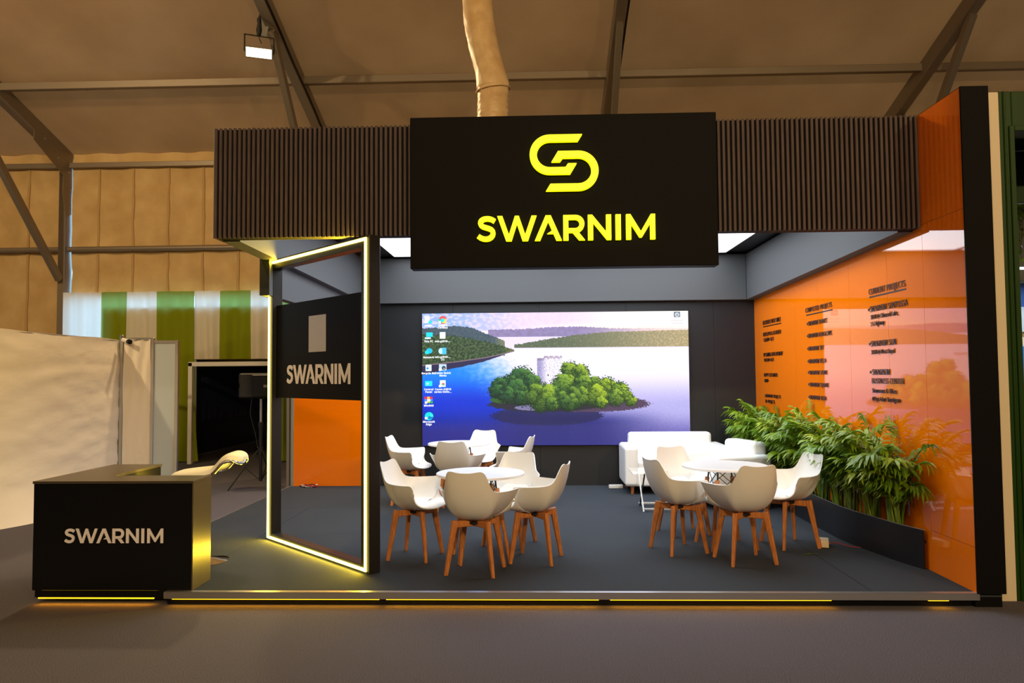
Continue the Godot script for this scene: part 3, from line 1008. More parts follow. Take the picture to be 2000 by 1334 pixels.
# ------------------------------------------------------------------ slanting frame with light strips
func build_light_frame():
	var f := thing("light_frame", "tall slanting black frame edged with yellow light strips, name board inside", "light frame")
	f.transform = Transform3D(Basis(Vector3(0.7025, 0, 0.7117), Vector3.UP, Vector3(-0.7117, 0, 0.7025)), V(-2.572, 0, 7.148))
	var L := 1.732
	put(f, "post", boxm(Vector3(-0.035, 0, -0.1), Vector3(0.06, 2.665, 0), 0.003), M.frame_black)
	put(f, "post", boxm(Vector3(L - 0.075, 0, -0.1), Vector3(L + 0.05, 2.665, 0), 0.003), M.frame_black)
	put(f, "top_rail", boxm(Vector3(0.06, 2.575, -0.1), Vector3(L - 0.075, 2.665, 0), 0.003), M.frame_black)
	put(f, "bottom_rail", boxm(Vector3(0.06, 0, -0.1), Vector3(L - 0.075, 0.06, 0), 0.003), M.frame_black)
	put(f, "led_strip", boxm(Vector3(-0.013, 0.014, 0), Vector3(0.011, 2.648, 0.012), 0.003), M.led_yellow)
	put(f, "led_strip", boxm(Vector3(L - 0.013, 0.014, 0), Vector3(L + 0.011, 2.648, 0.012), 0.003), M.led_yellow)
	put(f, "led_strip", boxm(Vector3(0.011, 2.624, 0), Vector3(L - 0.013, 2.648, 0.012), 0.003), M.led_yellow)
	put(f, "led_strip", boxm(Vector3(0.011, 0.014, 0), Vector3(L - 0.013, 0.038, 0.012), 0.003), M.led_yellow)
	var T := f.transform
	var yel := Color(1.0, 0.83, 0.2)
	for q in [[Vector3(0, 1.33, 0.02), Vector3(0, 1, 0), 2.6], [Vector3(L, 1.33, 0.02), Vector3(0, 1, 0), 2.6], [Vector3(L / 2, 2.635, 0.02), Vector3(1, 0, 0), 1.7], [Vector3(L / 2, 0.028, 0.02), Vector3(1, 0, 0), 1.7]]:
		area_light("frame_led_light", T * q[0], T.basis.z, T.basis * q[1], Vector2(q[2], 0.028), 0.8 * q[2], yel)
	var b := put(f, "name_board", boxm(Vector3(0.06, 1.345, -0.07), Vector3(L - 0.075, 2.225, -0.04), 0.002), M.black_sign)
	put(f, "blank_card", boxm(Vector3(0.712, 1.76, -0.04), Vector3(1.018, 2.083, -0.037)), M.card_grey)
	name_letters(f, Transform3D(Basis(), Vector3(0.29, 1.478, -0.04)), 1.136, 0.172, M.letter_cream)
	b.set_meta("label", "black board in the frame with cream letters")

# ------------------------------------------------------------------ screen
func build_screen():
	var s := thing("led_screen", "large bright screen showing a computer desktop with an island in a lake", "screen", V(0.243, 0.562, ZB))
	var o := s.position
	var x0 := -1.62
	var x1 := 2.106
	var y0 := 0.562
	var y1 := 2.418
	put(s, "cabinet", boxm(V(x0, y0, ZB - 0.001) - o, V(x1, y1, ZB - 0.05) - o), M.rubber_black)
	var q := QuadMesh.new()
	q.size = Vector2(x1 - x0, y1 - y0)
	var m := StandardMaterial3D.new()
	m.resource_name = "screen_picture"
	m.albedo_color = Color(0.02, 0.02, 0.02)
	m.roughness = 0.5
	m.emission_enabled = true
	m.emission = Color.BLACK
	m.emission_texture = ImageTexture.create_from_image(desktop_picture())
	m.emission_energy_multiplier = 1.25
	m.texture_repeat = false
	put(s, "display", q, m, Transform3D(Basis(), V((x0 + x1) / 2, (y0 + y1) / 2, ZB - 0.052) - o))
	var texts := [["admin", 130, 184], ["Google\nChrome", 223, 190], ["This PC", 130, 287], ["win-g2010-...", 223, 287], ["Network", 130, 391], ["win-g2010-...\n(1)", 223, 398], ["Recycle Bin", 130, 495], ["Canon Quick\nMenu", 223, 502], ["Control\nPanel", 130, 608], ["Canon G2010\nseries Onlin...", 223, 608], ["WinRAR", 130, 705], ["Microsoft\nEdge", 130, 818]]
	for t in texts:
		var tm := text_mesh(t[0], 0.001)
		tm.horizontal_alignment = HORIZONTAL_ALIGNMENT_CENTER
		tm.line_spacing = -14
		var u: float = (t[1] - 88) / 1730.0
		var v: float = (t[2] - 105) / 860.0
		var k := 0.058
		put(s, "screen_label", tm, M.screen_text, Transform3D(Basis().scaled(Vector3(k, k, 1)), V(lerpf(x0, x1, u), lerpf(y1, y0, v), ZB - 0.054) - o))
	area_light("screen_light", V(0.243, 1.49, ZB - 0.07), Vector3(0, 0, 1), Vector3(1, 0, 0), Vector2(x1 - x0, y1 - y0), 0.5, Color(0.75, 0.8, 1.0))

func lut(x: float, a: Array) -> float:
	if x <= a[0]:
		return a[1]
	for i in range(0, a.size() - 2, 2):
		if x <= a[i + 2]:
			return lerpf(a[i + 1], a[i + 3], (x - a[i]) / (a[i + 2] - a[i]))
	return a[a.size() - 1]

# the picture the screen shows, painted in the screen's own coordinates (X 88..1818, Y 105..965)
func desktop_picture() -> Image:
	var W := 1200
	var H := 600
	var im := Image.create(W, H, false, Image.FORMAT_RGB8)
	var n1 := FastNoiseLite.new()
	n1.seed = 11
	n1.frequency = 0.02
	n1.fractal_octaves = 4
	var n2 := FastNoiseLite.new()
	n2.seed = 12
	n2.frequency = 0.05
	n2.fractal_octaves = 3
	var n3 := FastNoiseLite.new()
	n3.seed = 13
	n3.frequency = 0.35
	var hill := [88, 200, 200, 196, 300, 186, 380, 194, 430, 206, 520, 245, 580, 268, 625, 288]
	var wood_top := [88, 240, 280, 250, 400, 268, 550, 300, 640, 330, 690, 347]
	var shore := [88, 440, 330, 415, 500, 392, 620, 368, 690, 350]
	var mirror := [88, 505, 260, 470, 480, 425, 600, 385, 690, 353]
	var mid := [690, 312, 780, 300, 900, 280, 1100, 252, 1300, 236, 1810, 226]
	for py in H:
		var Y := 105.0 + 860.0 * py / H
		for px in W:
			var X := 88.0 + 1730.0 * px / W
			var u := px / float(W)
			var a := n1.get_noise_2d(X, Y * 1.6)
			var b := n2.get_noise_2d(X, Y)
			var sp0 := n3.get_noise_2d(X, Y)
			var c: Color
			if Y < 222:
				c = Color(0.55, 0.68, 0.97).lerp(Color(0.9, 0.8, 0.93), smoothstep(0.05, 0.45, u)).lerp(Color(1, 0.97, 0.93), smoothstep(0.5, 0.85, u))
				c = c.lerp(Color(0.98, 0.86, 0.88), clampf(a * 1.6 + 0.2, 0, 0.6) * (1.0 - u * 0.6))
				c = c.lerp(Color(1, 0.95, 0.85), smoothstep(160, 215, Y) * smoothstep(0.3, 0.6, u) * 0.7)
			else:
				var sp := n3.get_noise_2d(X * 0.7, Y * 1.6)
				var left := Color(0.08, 0.5, 0.98).lerp(Color(0.02, 0.18, 0.78), smoothstep(480, 700, Y)).lerp(Color(0.13, 0.14, 0.5), smoothstep(680, 900, Y))
				var right := Color(0.93, 0.9, 0.99).lerp(Color(0.68, 0.66, 0.88), smoothstep(480, 720, Y)).lerp(Color(0.33, 0.3, 0.62), smoothstep(740, 940, Y))
				var k := smoothstep(0.1, 0.42, u + 0.0006 * (480 - Y) + 0.05 * a)
				k = maxf(k, smoothstep(440, 345, Y) * smoothstep(0.12, 0.3, u))
				c = left.lerp(right, k)
				var dark := smoothstep(700, 830, Y) * (1.0 - smoothstep(0.62, 0.98, u))
				c = c.lerp(Color(0.13, 0.14, 0.45), dark * smoothstep(0.2, 0.4, u))
				if Y > 450 and sp > 0.22:
					c = c.lerp(Color(1, 1, 1), (sp - 0.22) * (0.9 * smoothstep(0.6, 0.95, u) + 0.3))
				elif sp < -0.15 and u > 0.55 and Y > 560:
					c = c.lerp(Color(0.3, 0.28, 0.6), (-0.15 - sp) * 1.1 * smoothstep(560, 800, Y))
			if X > 520 and Y > 213 + 6 * b - 14 * smoothstep(700, 1000, X) * (1 - smoothstep(1100, 1400, X)) and Y < 262:
				c = Color(0.56, 0.5, 0.68).lerp(Color(0.95, 0.84, 0.82), smoothstep(0.55, 0.95, u))
				c = c.lerp(Color(0.42, 0.4, 0.5), clampf(0.2 + a, 0, 0.5) * (1 - u))
			elif Y >= 260 and Y < 340 and X > 560:
				c = c.lerp(Color(0.86, 0.8, 0.96), 0.6)
			if X > 690 and Y > lut(X, mid) + 7 * b and Y < 334:
				c = Color(0.36, 0.4, 0.3).lerp(Color(0.75, 0.66, 0.5), smoothstep(0.45, 1.0, u))
				c = c.lerp(Color(0.2, 0.26, 0.24), clampf(0.35 + b * 1.1 + 0.25 * sp0, 0, 0.7) * (1 - 0.6 * u))
				c = c.lerp(Color(0.72, 0.72, 0.45), clampf(b * 1.2 - 0.15, 0, 0.4))
			if X < 628 and Y > lut(X, hill) + 7 * b and Y < lut(X, wood_top) + 60:
				c = Color(0.22, 0.29, 0.37).lerp(Color(0.34, 0.4, 0.36), clampf(0.4 + b + 0.25 * sp0, 0, 1) * 0.7).lerp(Color(0.62, 0.6, 0.34), smoothstep(540, 620, X) * 0.5)
			if X < 690:
				if Y > lut(X, wood_top) + 8 * b and Y < lut(X, shore):
					c = Color(0.14, 0.21, 0.13).lerp(Color(0.36, 0.45, 0.26), clampf(0.42 + b * 1.1 + 0.35 * sp0, 0, 1) * 0.85).lerp(Color(0.55, 0.53, 0.24), smoothstep(600, 680, X) * 0.5)
				elif Y >= lut(X, shore) and Y < lut(X, shore) + 7:
					c = Color(0.5, 0.41, 0.45)
				elif Y >= lut(X, shore) + 7 and Y < lut(X, mirror) + 4 * a:
					c = Color(0.18, 0.15, 0.29)
			im.set_pixel(px, py, c)
	# reflection and ground of the island
	blot(im, 900, 775, 360, 62, Color(0.12, 0.12, 0.32), 0.9, n2)
	blot(im, 1180, 700, 380, 52, Color(0.3, 0.23, 0.33), 1.0, n2)
	blot(im, 900, 700, 380, 48, Color(0.16, 0.15, 0.2), 1.0, n2)
	blot(im, 800, 722, 110, 18, Color(0.55, 0.53, 0.72), 0.8, n2)
	blot(im, 620, 668, 90, 26, Color(0.2, 0.36, 0.14), 1.0, n2)
	# tower
	for py in range(int((388 - 105) / 860.0 * H), int((600 - 105) / 860.0 * H)):
		var Y := 105.0 + 860.0 * py / H
		for px in range(int((838 - 88) / 1730.0 * W), int((1000 - 88) / 1730.0 * W)):
			var X := 88.0 + 1730.0 * px / W
			var top := 402.0 if X < 880 else (386.0 if fmod(X, 34.0) < 24.0 else 394.0)
			if Y < top + 3 * n2.get_noise_2d(X * 3, 0):
				continue
			var q := (X - 838) / 160.0
			var c := Color(0.62, 0.6, 0.78).lerp(Color(0.97, 0.94, 1.0), smoothstep(0.05, 0.45, q))
			c = c.lerp(Color(0.45, 0.4, 0.5), clampf(n2.get_noise_2d(X * 2, Y * 2) * 1.4 - 0.05, 0, 0.6))
			if Y < top + 16:
				c = c.lerp(Color(0.5, 0.42, 0.5), 0.5)
			im.set_pixel(px, py, c)
	blot(im, 908, 512, 4, 6, Color(0.25, 0.2, 0.3), 1.0, n2)
	blot(im, 890, 560, 4, 5, Color(0.25, 0.2, 0.3), 1.0, n2)
	# trees
	var trees := [[1050, 485, 62, 0.75], [1120, 500, 60, 0.8], [1035, 550, 48, 0.7], [740, 530, 78, 0.12], [660, 560, 60, 0.1], [600, 580, 62, 0.02], [570, 610, 52, 0.0], [800, 560, 60, 0.18], [700, 610, 85, 0.1], [640, 640, 60, 0.04], [1210, 560, 40, 0.6], [1290, 590, 66, 0.9], [1370, 610, 56, 0.75], [1130, 570, 66, 0.55], [1000, 590, 80, 0.5], [1400, 640, 48, 0.7], [1340, 660, 60, 0.6], [1210, 640, 80, 0.85], [1090, 650, 80, 0.5], [960, 660, 70, 0.35], [740, 655, 60, 0.16], [860, 655, 98, 0.62], [1040, 690, 60, 0.35], [1250, 690, 44, 0.85], [930, 700, 46, 0.4], [1440, 680, 40, 0.8]]
	for t in trees:
		tree_blob(im, t[0], t[1], t[2], t[3], n2, n3)
	# icons
	var rows := [147, 250, 353, 460, 563, 670, 773]
	var cy := Color(0.1, 0.85, 0.95)
	icon(im, 122, 147, 16, 22, Color(1, 1, 0.92)); blot(im, 140, 160, 12, 10, cy, 1.0, null)
	blot(im, 223, 147, 26, 26, Color(0.95, 0.3, 0.3), 1.0, null); icon(im, 236, 156, 14, 14, Color(1, 0.85, 0.35)); icon(im, 209, 156, 13, 13, Color(0.1, 0.75, 0.55)); blot(im, 223, 148, 12, 12, Color(0.2, 0.85, 0.95), 1.0, null)
	icon(im, 136, 244, 22, 15, cy); icon(im, 126, 266, 20, 6, Color(0.85, 0.95, 1))
	icon(im, 223, 250, 19, 22, Color(0.97, 1, 0.97))
	blot(im, 134, 348, 20, 18, Color(0.1, 0.75, 0.95), 1.0, null); blot(im, 118, 358, 14, 12, cy, 1.0, null)
	blot(im, 212, 350, 18, 20, Color(0.75, 0.9, 1), 1.0, null); icon(im, 234, 352, 14, 22, Color(0.3, 0.75, 0.98))
	icon(im, 130, 460, 20, 21, Color(0.88, 0.97, 1)); blot(im, 122, 462, 7, 7, Color(0.1, 0.6, 0.95), 1.0, null)
	icon(im, 223, 458, 25, 21, Color(0.75, 0.85, 0.95)); blot(im, 228, 460, 13, 13, Color(0.2, 0.25, 0.35), 1.0, null); blot(im, 230, 464, 4, 4, Color(1, 0.85, 0.5), 1.0, null)
	icon(im, 130, 563, 24, 17, Color(0.1, 0.9, 0.95)); blot(im, 122, 562, 8, 8, Color(0.8, 0.98, 1), 1.0, null)
	icon(im, 223, 563, 19, 22, Color(0.97, 1, 1)); blot(im, 224, 566, 10, 9, Color(0.85, 0.35, 0.4), 1.0, null); blot(im, 222, 570, 6, 5, Color(0.2, 0.8, 0.6), 1.0, null)
	icon(im, 130, 655, 28, 8, Color(0.85, 0.15, 0.35)); icon(im, 130, 670, 28, 7, Color(0.2, 0.55, 0.95)); icon(im, 136, 685, 22, 7, Color(0.1, 0.7, 0.4)); icon(im, 130, 668, 9, 20, Color(0.98, 0.75, 0.3)); icon(im, 132, 672, 11, 7, Color(1, 0.95, 0.9))
	blot(im, 131, 773, 28, 27, Color(0.1, 0.85, 0.85), 1.0, null); blot(im, 140, 782, 16, 12, Color(0.05, 0.5, 0.75), 1.0, null); blot(im, 146, 768, 10, 9, Color(0.2, 0.95, 0.9), 1.0, null)
	for p in [[205, 162], [205, 474], [205, 580], [112, 685], [112, 788]]:
		icon(im, p[0], p[1], 8, 8, Color(1, 1, 1))
	icon(im, 1747, 128, 21, 18, Color(0.45, 0.5, 0.56)); blot(im, 1747, 128, 13, 12, Color(0.93, 0.95, 0.97), 1.0, null); blot(im, 1747, 128, 9, 8, Color(0.45, 0.5, 0.56), 1.0, null); icon(im, 1747, 128, 7, 2, Color(0.93, 0.95, 0.97))
	for i in 11:
		icon(im, 1712 + i * 7, 168, 2.4, 3.0, Color(0.72, 0.72, 0.78))
		if i > 0 and i < 10:
			icon(im, 1714 + i * 7, 184, 2.4, 3.0, Color(0.72, 0.72, 0.78))
	return im

func icon(im: Image, cx: float, cy: float, hw: float, hh: float, c: Color):
	var s := im.get_width() / 1730.0
	var t := im.get_height() / 860.0
	im.fill_rect(Rect2i(int((cx - hw - 88) * s), int((cy - hh - 105) * t), maxi(1, int(2 * hw * s)), maxi(1, int(2 * hh * t))), c)

func blot(im: Image, cx: float, cy: float, rx: float, ry: float, c: Color, alpha: float, n: FastNoiseLite):
	var W := im.get_width()
	var H := im.get_height()
	for py in range(maxi(0, int((cy - ry * 1.2 - 105) / 860.0 * H)), mini(H, int((cy + ry * 1.2 - 105) / 860.0 * H) + 1)):
		var Y := 105.0 + 860.0 * py / H
		for px in range(maxi(0, int((cx - rx * 1.2 - 88) / 1730.0 * W)), mini(W, int((cx + rx * 1.2 - 88) / 1730.0 * W) + 1)):
			var X := 88.0 + 1730.0 * px / W
			var d := Vector2((X - cx) / rx, (Y - cy) / ry).length()
			if n:
				d += 0.12 * n.get_noise_2d(X, Y * 2)
			if d < 1.0:
				im.set_pixel(px, py, im.get_pixel(px, py).lerp(c, alpha))

func tree_blob(im: Image, cx: float, cy: float, r: float, tone: float, n2: FastNoiseLite, n3: FastNoiseLite):
	var g := RandomNumberGenerator.new()
	g.seed = int(cx * 7 + cy)
	leaf_clump(im, cx, cy, r, tone, 0.35, n2, n3)
	var tufts := []
	for i in 22:
		var w := g.randf() * TAU
		var q := sqrt(g.randf()) * 0.78
		tufts.append(Vector2(cos(w) * q, sin(w) * q))
	tufts.sort_custom(func(a, b): return a.y < b.y)
	for t in tufts:
		leaf_clump(im, cx + t.x * r, cy + t.y * r, r * g.randf_range(0.22, 0.36), clampf(tone + 0.2 * t.x - 0.1 * t.y, 0, 1), clampf(0.75 - 0.5 * t.y + 0.15 * t.x, 0.25, 1.15), n2, n3)

func leaf_clump(im: Image, cx: float, cy: float, r: float, tone: float, bright: float, n2: FastNoiseLite, n3: FastNoiseLite):
	var W := im.get_width()
	var H := im.get_height()
	var dark := Color(0.04, 0.13, 0.09).lerp(Color(0.08, 0.2, 0.04), tone)
	var light := Color(0.24, 0.46, 0.24).lerp(Color(0.78, 0.86, 0.2), tone)
	for py in range(int((cy - r * 1.2 - 105) / 860.0 * H), int((cy + r * 1.2 - 105) / 860.0 * H) + 1):
		var Y := 105.0 + 860.0 * py / H
		for px in range(int((cx - r * 1.2 - 88) / 1730.0 * W), int((cx + r * 1.2 - 88) / 1730.0 * W) + 1):
			var X := 88.0 + 1730.0 * px / W
			var v := Vector2(X - cx, Y - cy) / r
			var b := n2.get_noise_2d(X * 1.5 + cx, Y * 1.5)
			if v.length() + 0.45 * b < 0.95:
				var k := clampf((0.5 - 0.55 * v.y + 0.25 * v.x) * bright + 0.5 * b + 0.7 * n3.get_noise_2d(X, Y), 0, 1)
				im.set_pixel(px, py, dark.lerp(light, k))

# ------------------------------------------------------------------ furniture
# a box with rounded edges of radius r
func rbox(st: SurfaceTool, lo: Vector3, hi: Vector3, r: float, seg := 3, T := Transform3D(), puff := 0.0):
	var c := (lo + hi) / 2
	var h := ((hi - lo) / 2).abs()
	r = minf(r, minf(h.x, minf(h.y, h.z)))
	var cuts := []
	for i in 3:
		var a := []
		for s in seg + 1:
			a.append(-h[i] + r * s / seg)
		a.append(0.0)
		for s in seg + 1:
			a.append(h[i] - r + r * s / seg)
		cuts.append(a)
	for i in 3:
		var j := (i + 1) % 3
		var k := (i + 2) % 3
		for s in [-1.0, 1.0]:
			var P := []
			var N := []
			for u in cuts[j]:
				var pr := []
				var nr := []
				for w in cuts[k]:
					var v := Vector3()
					v[i] = s * h[i]
					v[j] = u
					v[k] = w
					var inner := v.clamp(-(h - Vector3.ONE * r), h - Vector3.ONE * r)
					var d := (v - inner).normalized()
					var p := inner + d * r
					if puff > 0.0:
						p += d * puff * (1.0 - pow(absf(u / h[j]), 2)) * (1.0 - pow(absf(w / h[k]), 2))
					pr.append(T * (c + p))
					nr.append((T.basis * d).normalized())
				P.append(pr)
				N.append(nr)
			for a in P.size() - 1:
				for b in P[a].size() - 1:
					tri3(st, P[a][b], P[a + 1][b], P[a + 1][b + 1], N[a][b], N[a + 1][b], N[a + 1][b + 1])
					tri3(st, P[a][b], P[a + 1][b + 1], P[a][b + 1], N[a][b], N[a + 1][b + 1], N[a][b + 1])

func rboxm(lo: Vector3, hi: Vector3, r: float, puff := 0.0) -> ArrayMesh:
	var st := S()
	rbox(st, lo, hi, r, 3, Transform3D(), puff)
	return st.commit()

func chair_surface(rim: PackedVector3Array, s0: float, s1: float, rows: int, front: float) -> Array:
	var out := []
	for i in rows:
		var row := PackedVector3Array()
		for R in rim:
			var f := smoothstep(0.02, 0.2, R.z) * smoothstep(0.52, 0.46, R.y)
			var top := lerpf(s1, front, f)
			var s := lerpf(s0, top, i / (rows - 1.0))
			var C := Vector3(0, 0.405, 0.0)
			var up := smoothstep(0.46, 0.62, R.y)
			var side := smoothstep(-0.19, -0.08, R.z)
			var K := Vector3(R.x * lerpf(0.75, lerpf(0.98, 0.66, side), up), lerpf(0.418, 0.39, up), R.z * lerpf(0.75, 0.8, up))
			row.append(C * (1 - s) * (1 - s) + K * 2 * s * (1 - s) + R * s * s)
		out.append(row)
	return out

func make_chair() -> Node3D:
	var half := [Vector3(0, 0.8, -0.285), Vector3(0.06, 0.803, -0.283), Vector3(0.11, 0.812, -0.276), Vector3(0.14, 0.806, -0.265), Vector3(0.158, 0.78, -0.25), Vector3(0.172, 0.735, -0.23), Vector3(0.186, 0.688, -0.208), Vector3(0.203, 0.656, -0.18), Vector3(0.238, 0.643, -0.13), Vector3(0.28, 0.64, -0.05), Vector3(0.315, 0.642, 0.04), Vector3(0.332, 0.643, 0.095), Vector3(0.314, 0.612, 0.108), Vector3(0.285, 0.55, 0.1), Vector3(0.265, 0.493, 0.115), Vector3(0.252, 0.462, 0.155), Vector3(0.225, 0.448, 0.205), Vector3(0.15, 0.44, 0.236), Vector3(0.07, 0.437, 0.246), Vector3(0, 0.436, 0.248)]
	var ring := []
	for p in half:
		ring.append(p)
	for i in range(half.size() - 2, 0, -1):
		ring.append(Vector3(-half[i].x, half[i].y, half[i].z))
	var rim := PackedVector3Array()
	var n := ring.size()
	for i in n:
		for q in 2:
			var t := q / 2.0
			rim.append(ring[i].cubic_interpolate(ring[(i + 1) % n], ring[(i - 1 + n) % n], ring[(i + 2) % n], t))
	var c := thing("tub_chair", "white moulded tub chair", "chair")
	var st := S()
	var g := chair_surface(rim, 0.0, 1.0, 13, 1.0)
	thick_sheet(st, g, 0.009, true)
	put(c, "shell", st.commit(), M.white_plastic)
	# the pad: raised copy of the seat area
	st = S()
	var pg := chair_surface(rim, 0.0, 0.56, 9, 0.985)
	var pn := sheet_normals(pg, true)
	var g2 := []
	for i in pg.size():
		var row := PackedVector3Array()
		var lift := 0.028 * sqrt(maxf(0.0, 1.0 - pow(i / (pg.size() - 1.0), 6)))
		for j in pg[i].size():
			var m: Vector3 = pn[i][j]
			if m.y < 0:
				m = -m
			row.append(pg[i][j] + (m * 0.5 + Vector3.UP * 0.5) * lift)
		g2.append(row)
	sheet(st, g2, true)
	put(c, "seat_pad", st.commit(), M.white_cushion)
	# wooden base
	st = S()
	for s in [1.0, -1.0]:
		beam(st, Vector3(-0.14, 0.382, -0.125 * s), Vector3(0.14, 0.382, 0.125 * s), Vector2(0.03, 0.05), Vector2(0.03, 0.05), Vector3(0, 1, 0))
	put(c, "cross_frame", st.commit(), M.leg_wood)
	st = S()
	lathe(st, [Vector2(0, 0.378), Vector2(0.06, 0.378), Vector2(0.06, 0.396), Vector2(0, 0.396)], 16)
	put(c, "seat_plate", st.commit(), M.black_metal)
	for q in [[1, 1], [-1, 1], [1, -1], [-1, -1]]:
		st = S()
		var a := Vector3(0.13 * q[0], 0.412, 0.115 * q[1])
		var b := Vector3(0.188 * q[0], 0.0, 0.172 * q[1])
		beam(st, a, b, Vector2(0.036, 0.052), Vector2(0.022, 0.03), Vector3(q[0], 0, q[1]).normalized(), 0.3)
		put(c, "leg", st.commit(), M.leg_wood)
	return c

func make_table() -> Node3D:
	var t := thing("round_table", "white round table", "table")
	var st := S()
	lathe(st, [Vector2(0, 0.722), Vector2(0.368, 0.722), Vector2(0.374, 0.718), Vector2(0.374, 0.702), Vector2(0.368, 0.698), Vector2(0, 0.698)], 56)
	put(t, "table_top", st.commit(), M.white_top)
	for k in 4:
		var w := TAU * k / 4 + PI / 4
		var d := Vector3(cos(w), 0, sin(w))
		st = S()
		rod(st, d * 0.29 + Vector3(0, 0.0, 0), d * 0.165 + Vector3(0, 0.6, 0), 0.014, 0.02, 12)
		var leg := put(t, "leg", st.commit(), M.leg_wood)
		st = S()
		rod(st, d * 0.165 + Vector3(0, 0.56, 0), d * 0.145 + Vector3(0, 0.697, 0), 0.008, 0.008, 8)
		put(leg, "metal_tip", st.commit(), M.black_metal)
		st = S()
		var w2 := TAU * (k + 1) / 4 + PI / 4
		var e := Vector3(cos(w2), 0, sin(w2))
		rod(st, d * 0.15 + Vector3(0, 0.68, 0), e * 0.195 + Vector3(0, 0.47, 0), 0.0035, 0.0035, 6)
		rod(st, e * 0.15 + Vector3(0, 0.68, 0), d * 0.195 + Vector3(0, 0.47, 0), 0.0035, 0.0035, 6)
		put(t, "brace_wire", st.commit(), M.black_metal)
	return t

func make_sofa(called: String, label: String, width: float, depth: float, seats: int, at: Vector3, turn: float) -> Node3D:
	var s := thing(called, label, "sofa", at, turn)
	var w := width / 2
	var d := depth / 2
	put(s, "base", rboxm(Vector3(-w + 0.03, 0.1, -d + 0.04), Vector3(w - 0.03, 0.3, d - 0.02), 0.03), M.white_leather)
	for q in [-1.0, 1.0]:
		put(s, "arm", rboxm(Vector3(q * w, 0.1, -d + 0.02), Vector3(q * (w - 0.17), 0.61, d), 0.045), M.white_leather)
	put(s, "backrest", rboxm(Vector3(-w + 0.12, 0.28, -d), Vector3(w - 0.12, 0.75, -d + 0.2), 0.05), M.white_leather)
	for k in seats:
		var a := lerpf(-w + 0.17, w - 0.17, k / float(seats))
		var b := lerpf(-w + 0.17, w - 0.17, (k + 1) / float(seats))
		put(s, "seat_cushion", rboxm(Vector3(a, 0.29, -d + 0.19), Vector3(b, 0.43, d - 0.005), 0.04, 0.01), M.white_leather)
	for q in [[1, 1], [-1, 1], [1, -1], [-1, -1]]:
		var st := S()
		rod(st, Vector3(q[0] * (w - 0.1), 0.0, q[1] * (d - 0.09)), Vector3(q[0] * (w - 0.1), 0.105, q[1] * (d - 0.09)), 0.018, 0.026, 10)
		put(s, "leg", st.commit(), M.leg_wood)
	return s

func build_furniture():
	var proto := make_chair()
	var seats := [
		[-1.054, 6.464, 0.97, -0.24, "white tub chair nearest the light frame, turned sideways at the front table", "chairs at the front table"],
		[-0.502, 5.99, 0.2, 0.98, "white tub chair with its back to the viewer at the front table", "chairs at the front table"],
		[-0.025, 6.36, -0.97, 0.24, "white tub chair in profile on the sign's side of the front table", "chairs at the front table"],
		[-0.27, 6.95, -0.35, -0.94, "white tub chair facing the viewer across the front table", "chairs at the front table"],
		[-1.56, 9.15, 0.995, -0.1, "white tub chair in profile at the rear table, against the black wall", "chairs at the rear table"],
		[-0.94, 8.62, 0.1, 0.99, "white tub chair with its back to the viewer at the rear table", "chairs at the rear table"],
		[-0.78, 9.85, -0.25, -0.97, "white tub chair facing the viewer, just in front of the screen", "chairs at the rear table"],
		[-0.33, 9.15, -0.97, 0.2, "white tub chair in profile at the rear table, on the sofa's side", "chairs at the rear table"],
		[1.215, 6.694, 0.94, 0.34, "white tub chair beside the glass table, its back half turned", "chairs at the table by the plants"],
		[1.689, 6.323, -0.2, 0.98, "white tub chair with its back to the viewer at the table by the plants", "chairs at the table by the plants"],
		[2.245, 6.905, -0.97, -0.24, "white tub chair closest to the palms and the small adapter box", "chairs at the table by the plants"],
		[1.40, 7.42, 0.28, -0.96, "white tub chair facing the viewer between the sofa and the round table", "chairs at the table by the plants"]]
	for i in seats.size():
		var s: Array = seats[i]
		var c: Node3D = proto
		if i > 0:
			c = proto.duplicate()
			c.name = numbered("tub_chair")
			add_child(c)
		c.position = V(s[0], 0, s[1])
		c.rotation.y = atan2(s[2], -s[3])
		c.set_meta("label", s[4])
		c.set_meta("group", s[5])
	var tp := make_table()
	var tables := [[-0.49, 6.4, 0.25, "white round table at the front beside the light frame"], [-0.97, 9.2, 0.5, "white round table at the back before the screen"], [1.67, 6.86, 0.15, "white round table near the palms, its wire braces in view"]]
	for i in 3:
		var t: Node3D = tp
		if i > 0:
			t = tp.duplicate()
			t.name = numbered("round_table")
			add_child(t)
		t.position = V(tables[i][0], 0, tables[i][1])
		t.rotation.y = tables[i][2]
		t.set_meta("label", tables[i][3])
		t.set_meta("group", "round cafe tables")
	make_sofa("sofa", "white two-seat sofa standing against the black wall under the screen", 1.36, 0.78, 2, V(1.79, 0, 10.13), 0.0)
	make_sofa("armchair", "white single armchair beside the palms, turned towards the sofa's front", 0.86, 0.74, 1, V(2.2, 0, 9.0), deg_to_rad(-72))
	# glass coffee table
	var g := thing("coffee_table", "low glass coffee table on crossed white legs before the sofa", "coffee table", V(1.45, 0, 8.75))
	put(g, "glass_top", boxm(Vector3(-0.4, 0.425, -0.27), Vector3(0.4, 0.435, 0.27), 0.002), M.glass)
	for q in [-1.0, 1.0]:
		var x: float = 0.27 * q
		for r in [-1.0, 1.0]:
			var st := S()
			beam(st, Vector3(x + 0.008 * r, 0.0, -0.22 * r), Vector3(x + 0.008 * r, 0.425, 0.22 * r), Vector2(0.022, 0.014), Vector2(0.022, 0.014), Vector3(1, 0, 0))
			put(g, "leg", st.commit(), M.white_paint if r < 0 else M.black_metal)
	for z in [-0.2, 0.2]:
		var st := S()
		beam(st, Vector3(-0.28, 0.03, z), Vector3(0.28, 0.03, z), Vector2(0.02, 0.014), Vector2(0.02, 0.014))
		put(g, "stretcher", st.commit(), M.white_paint)

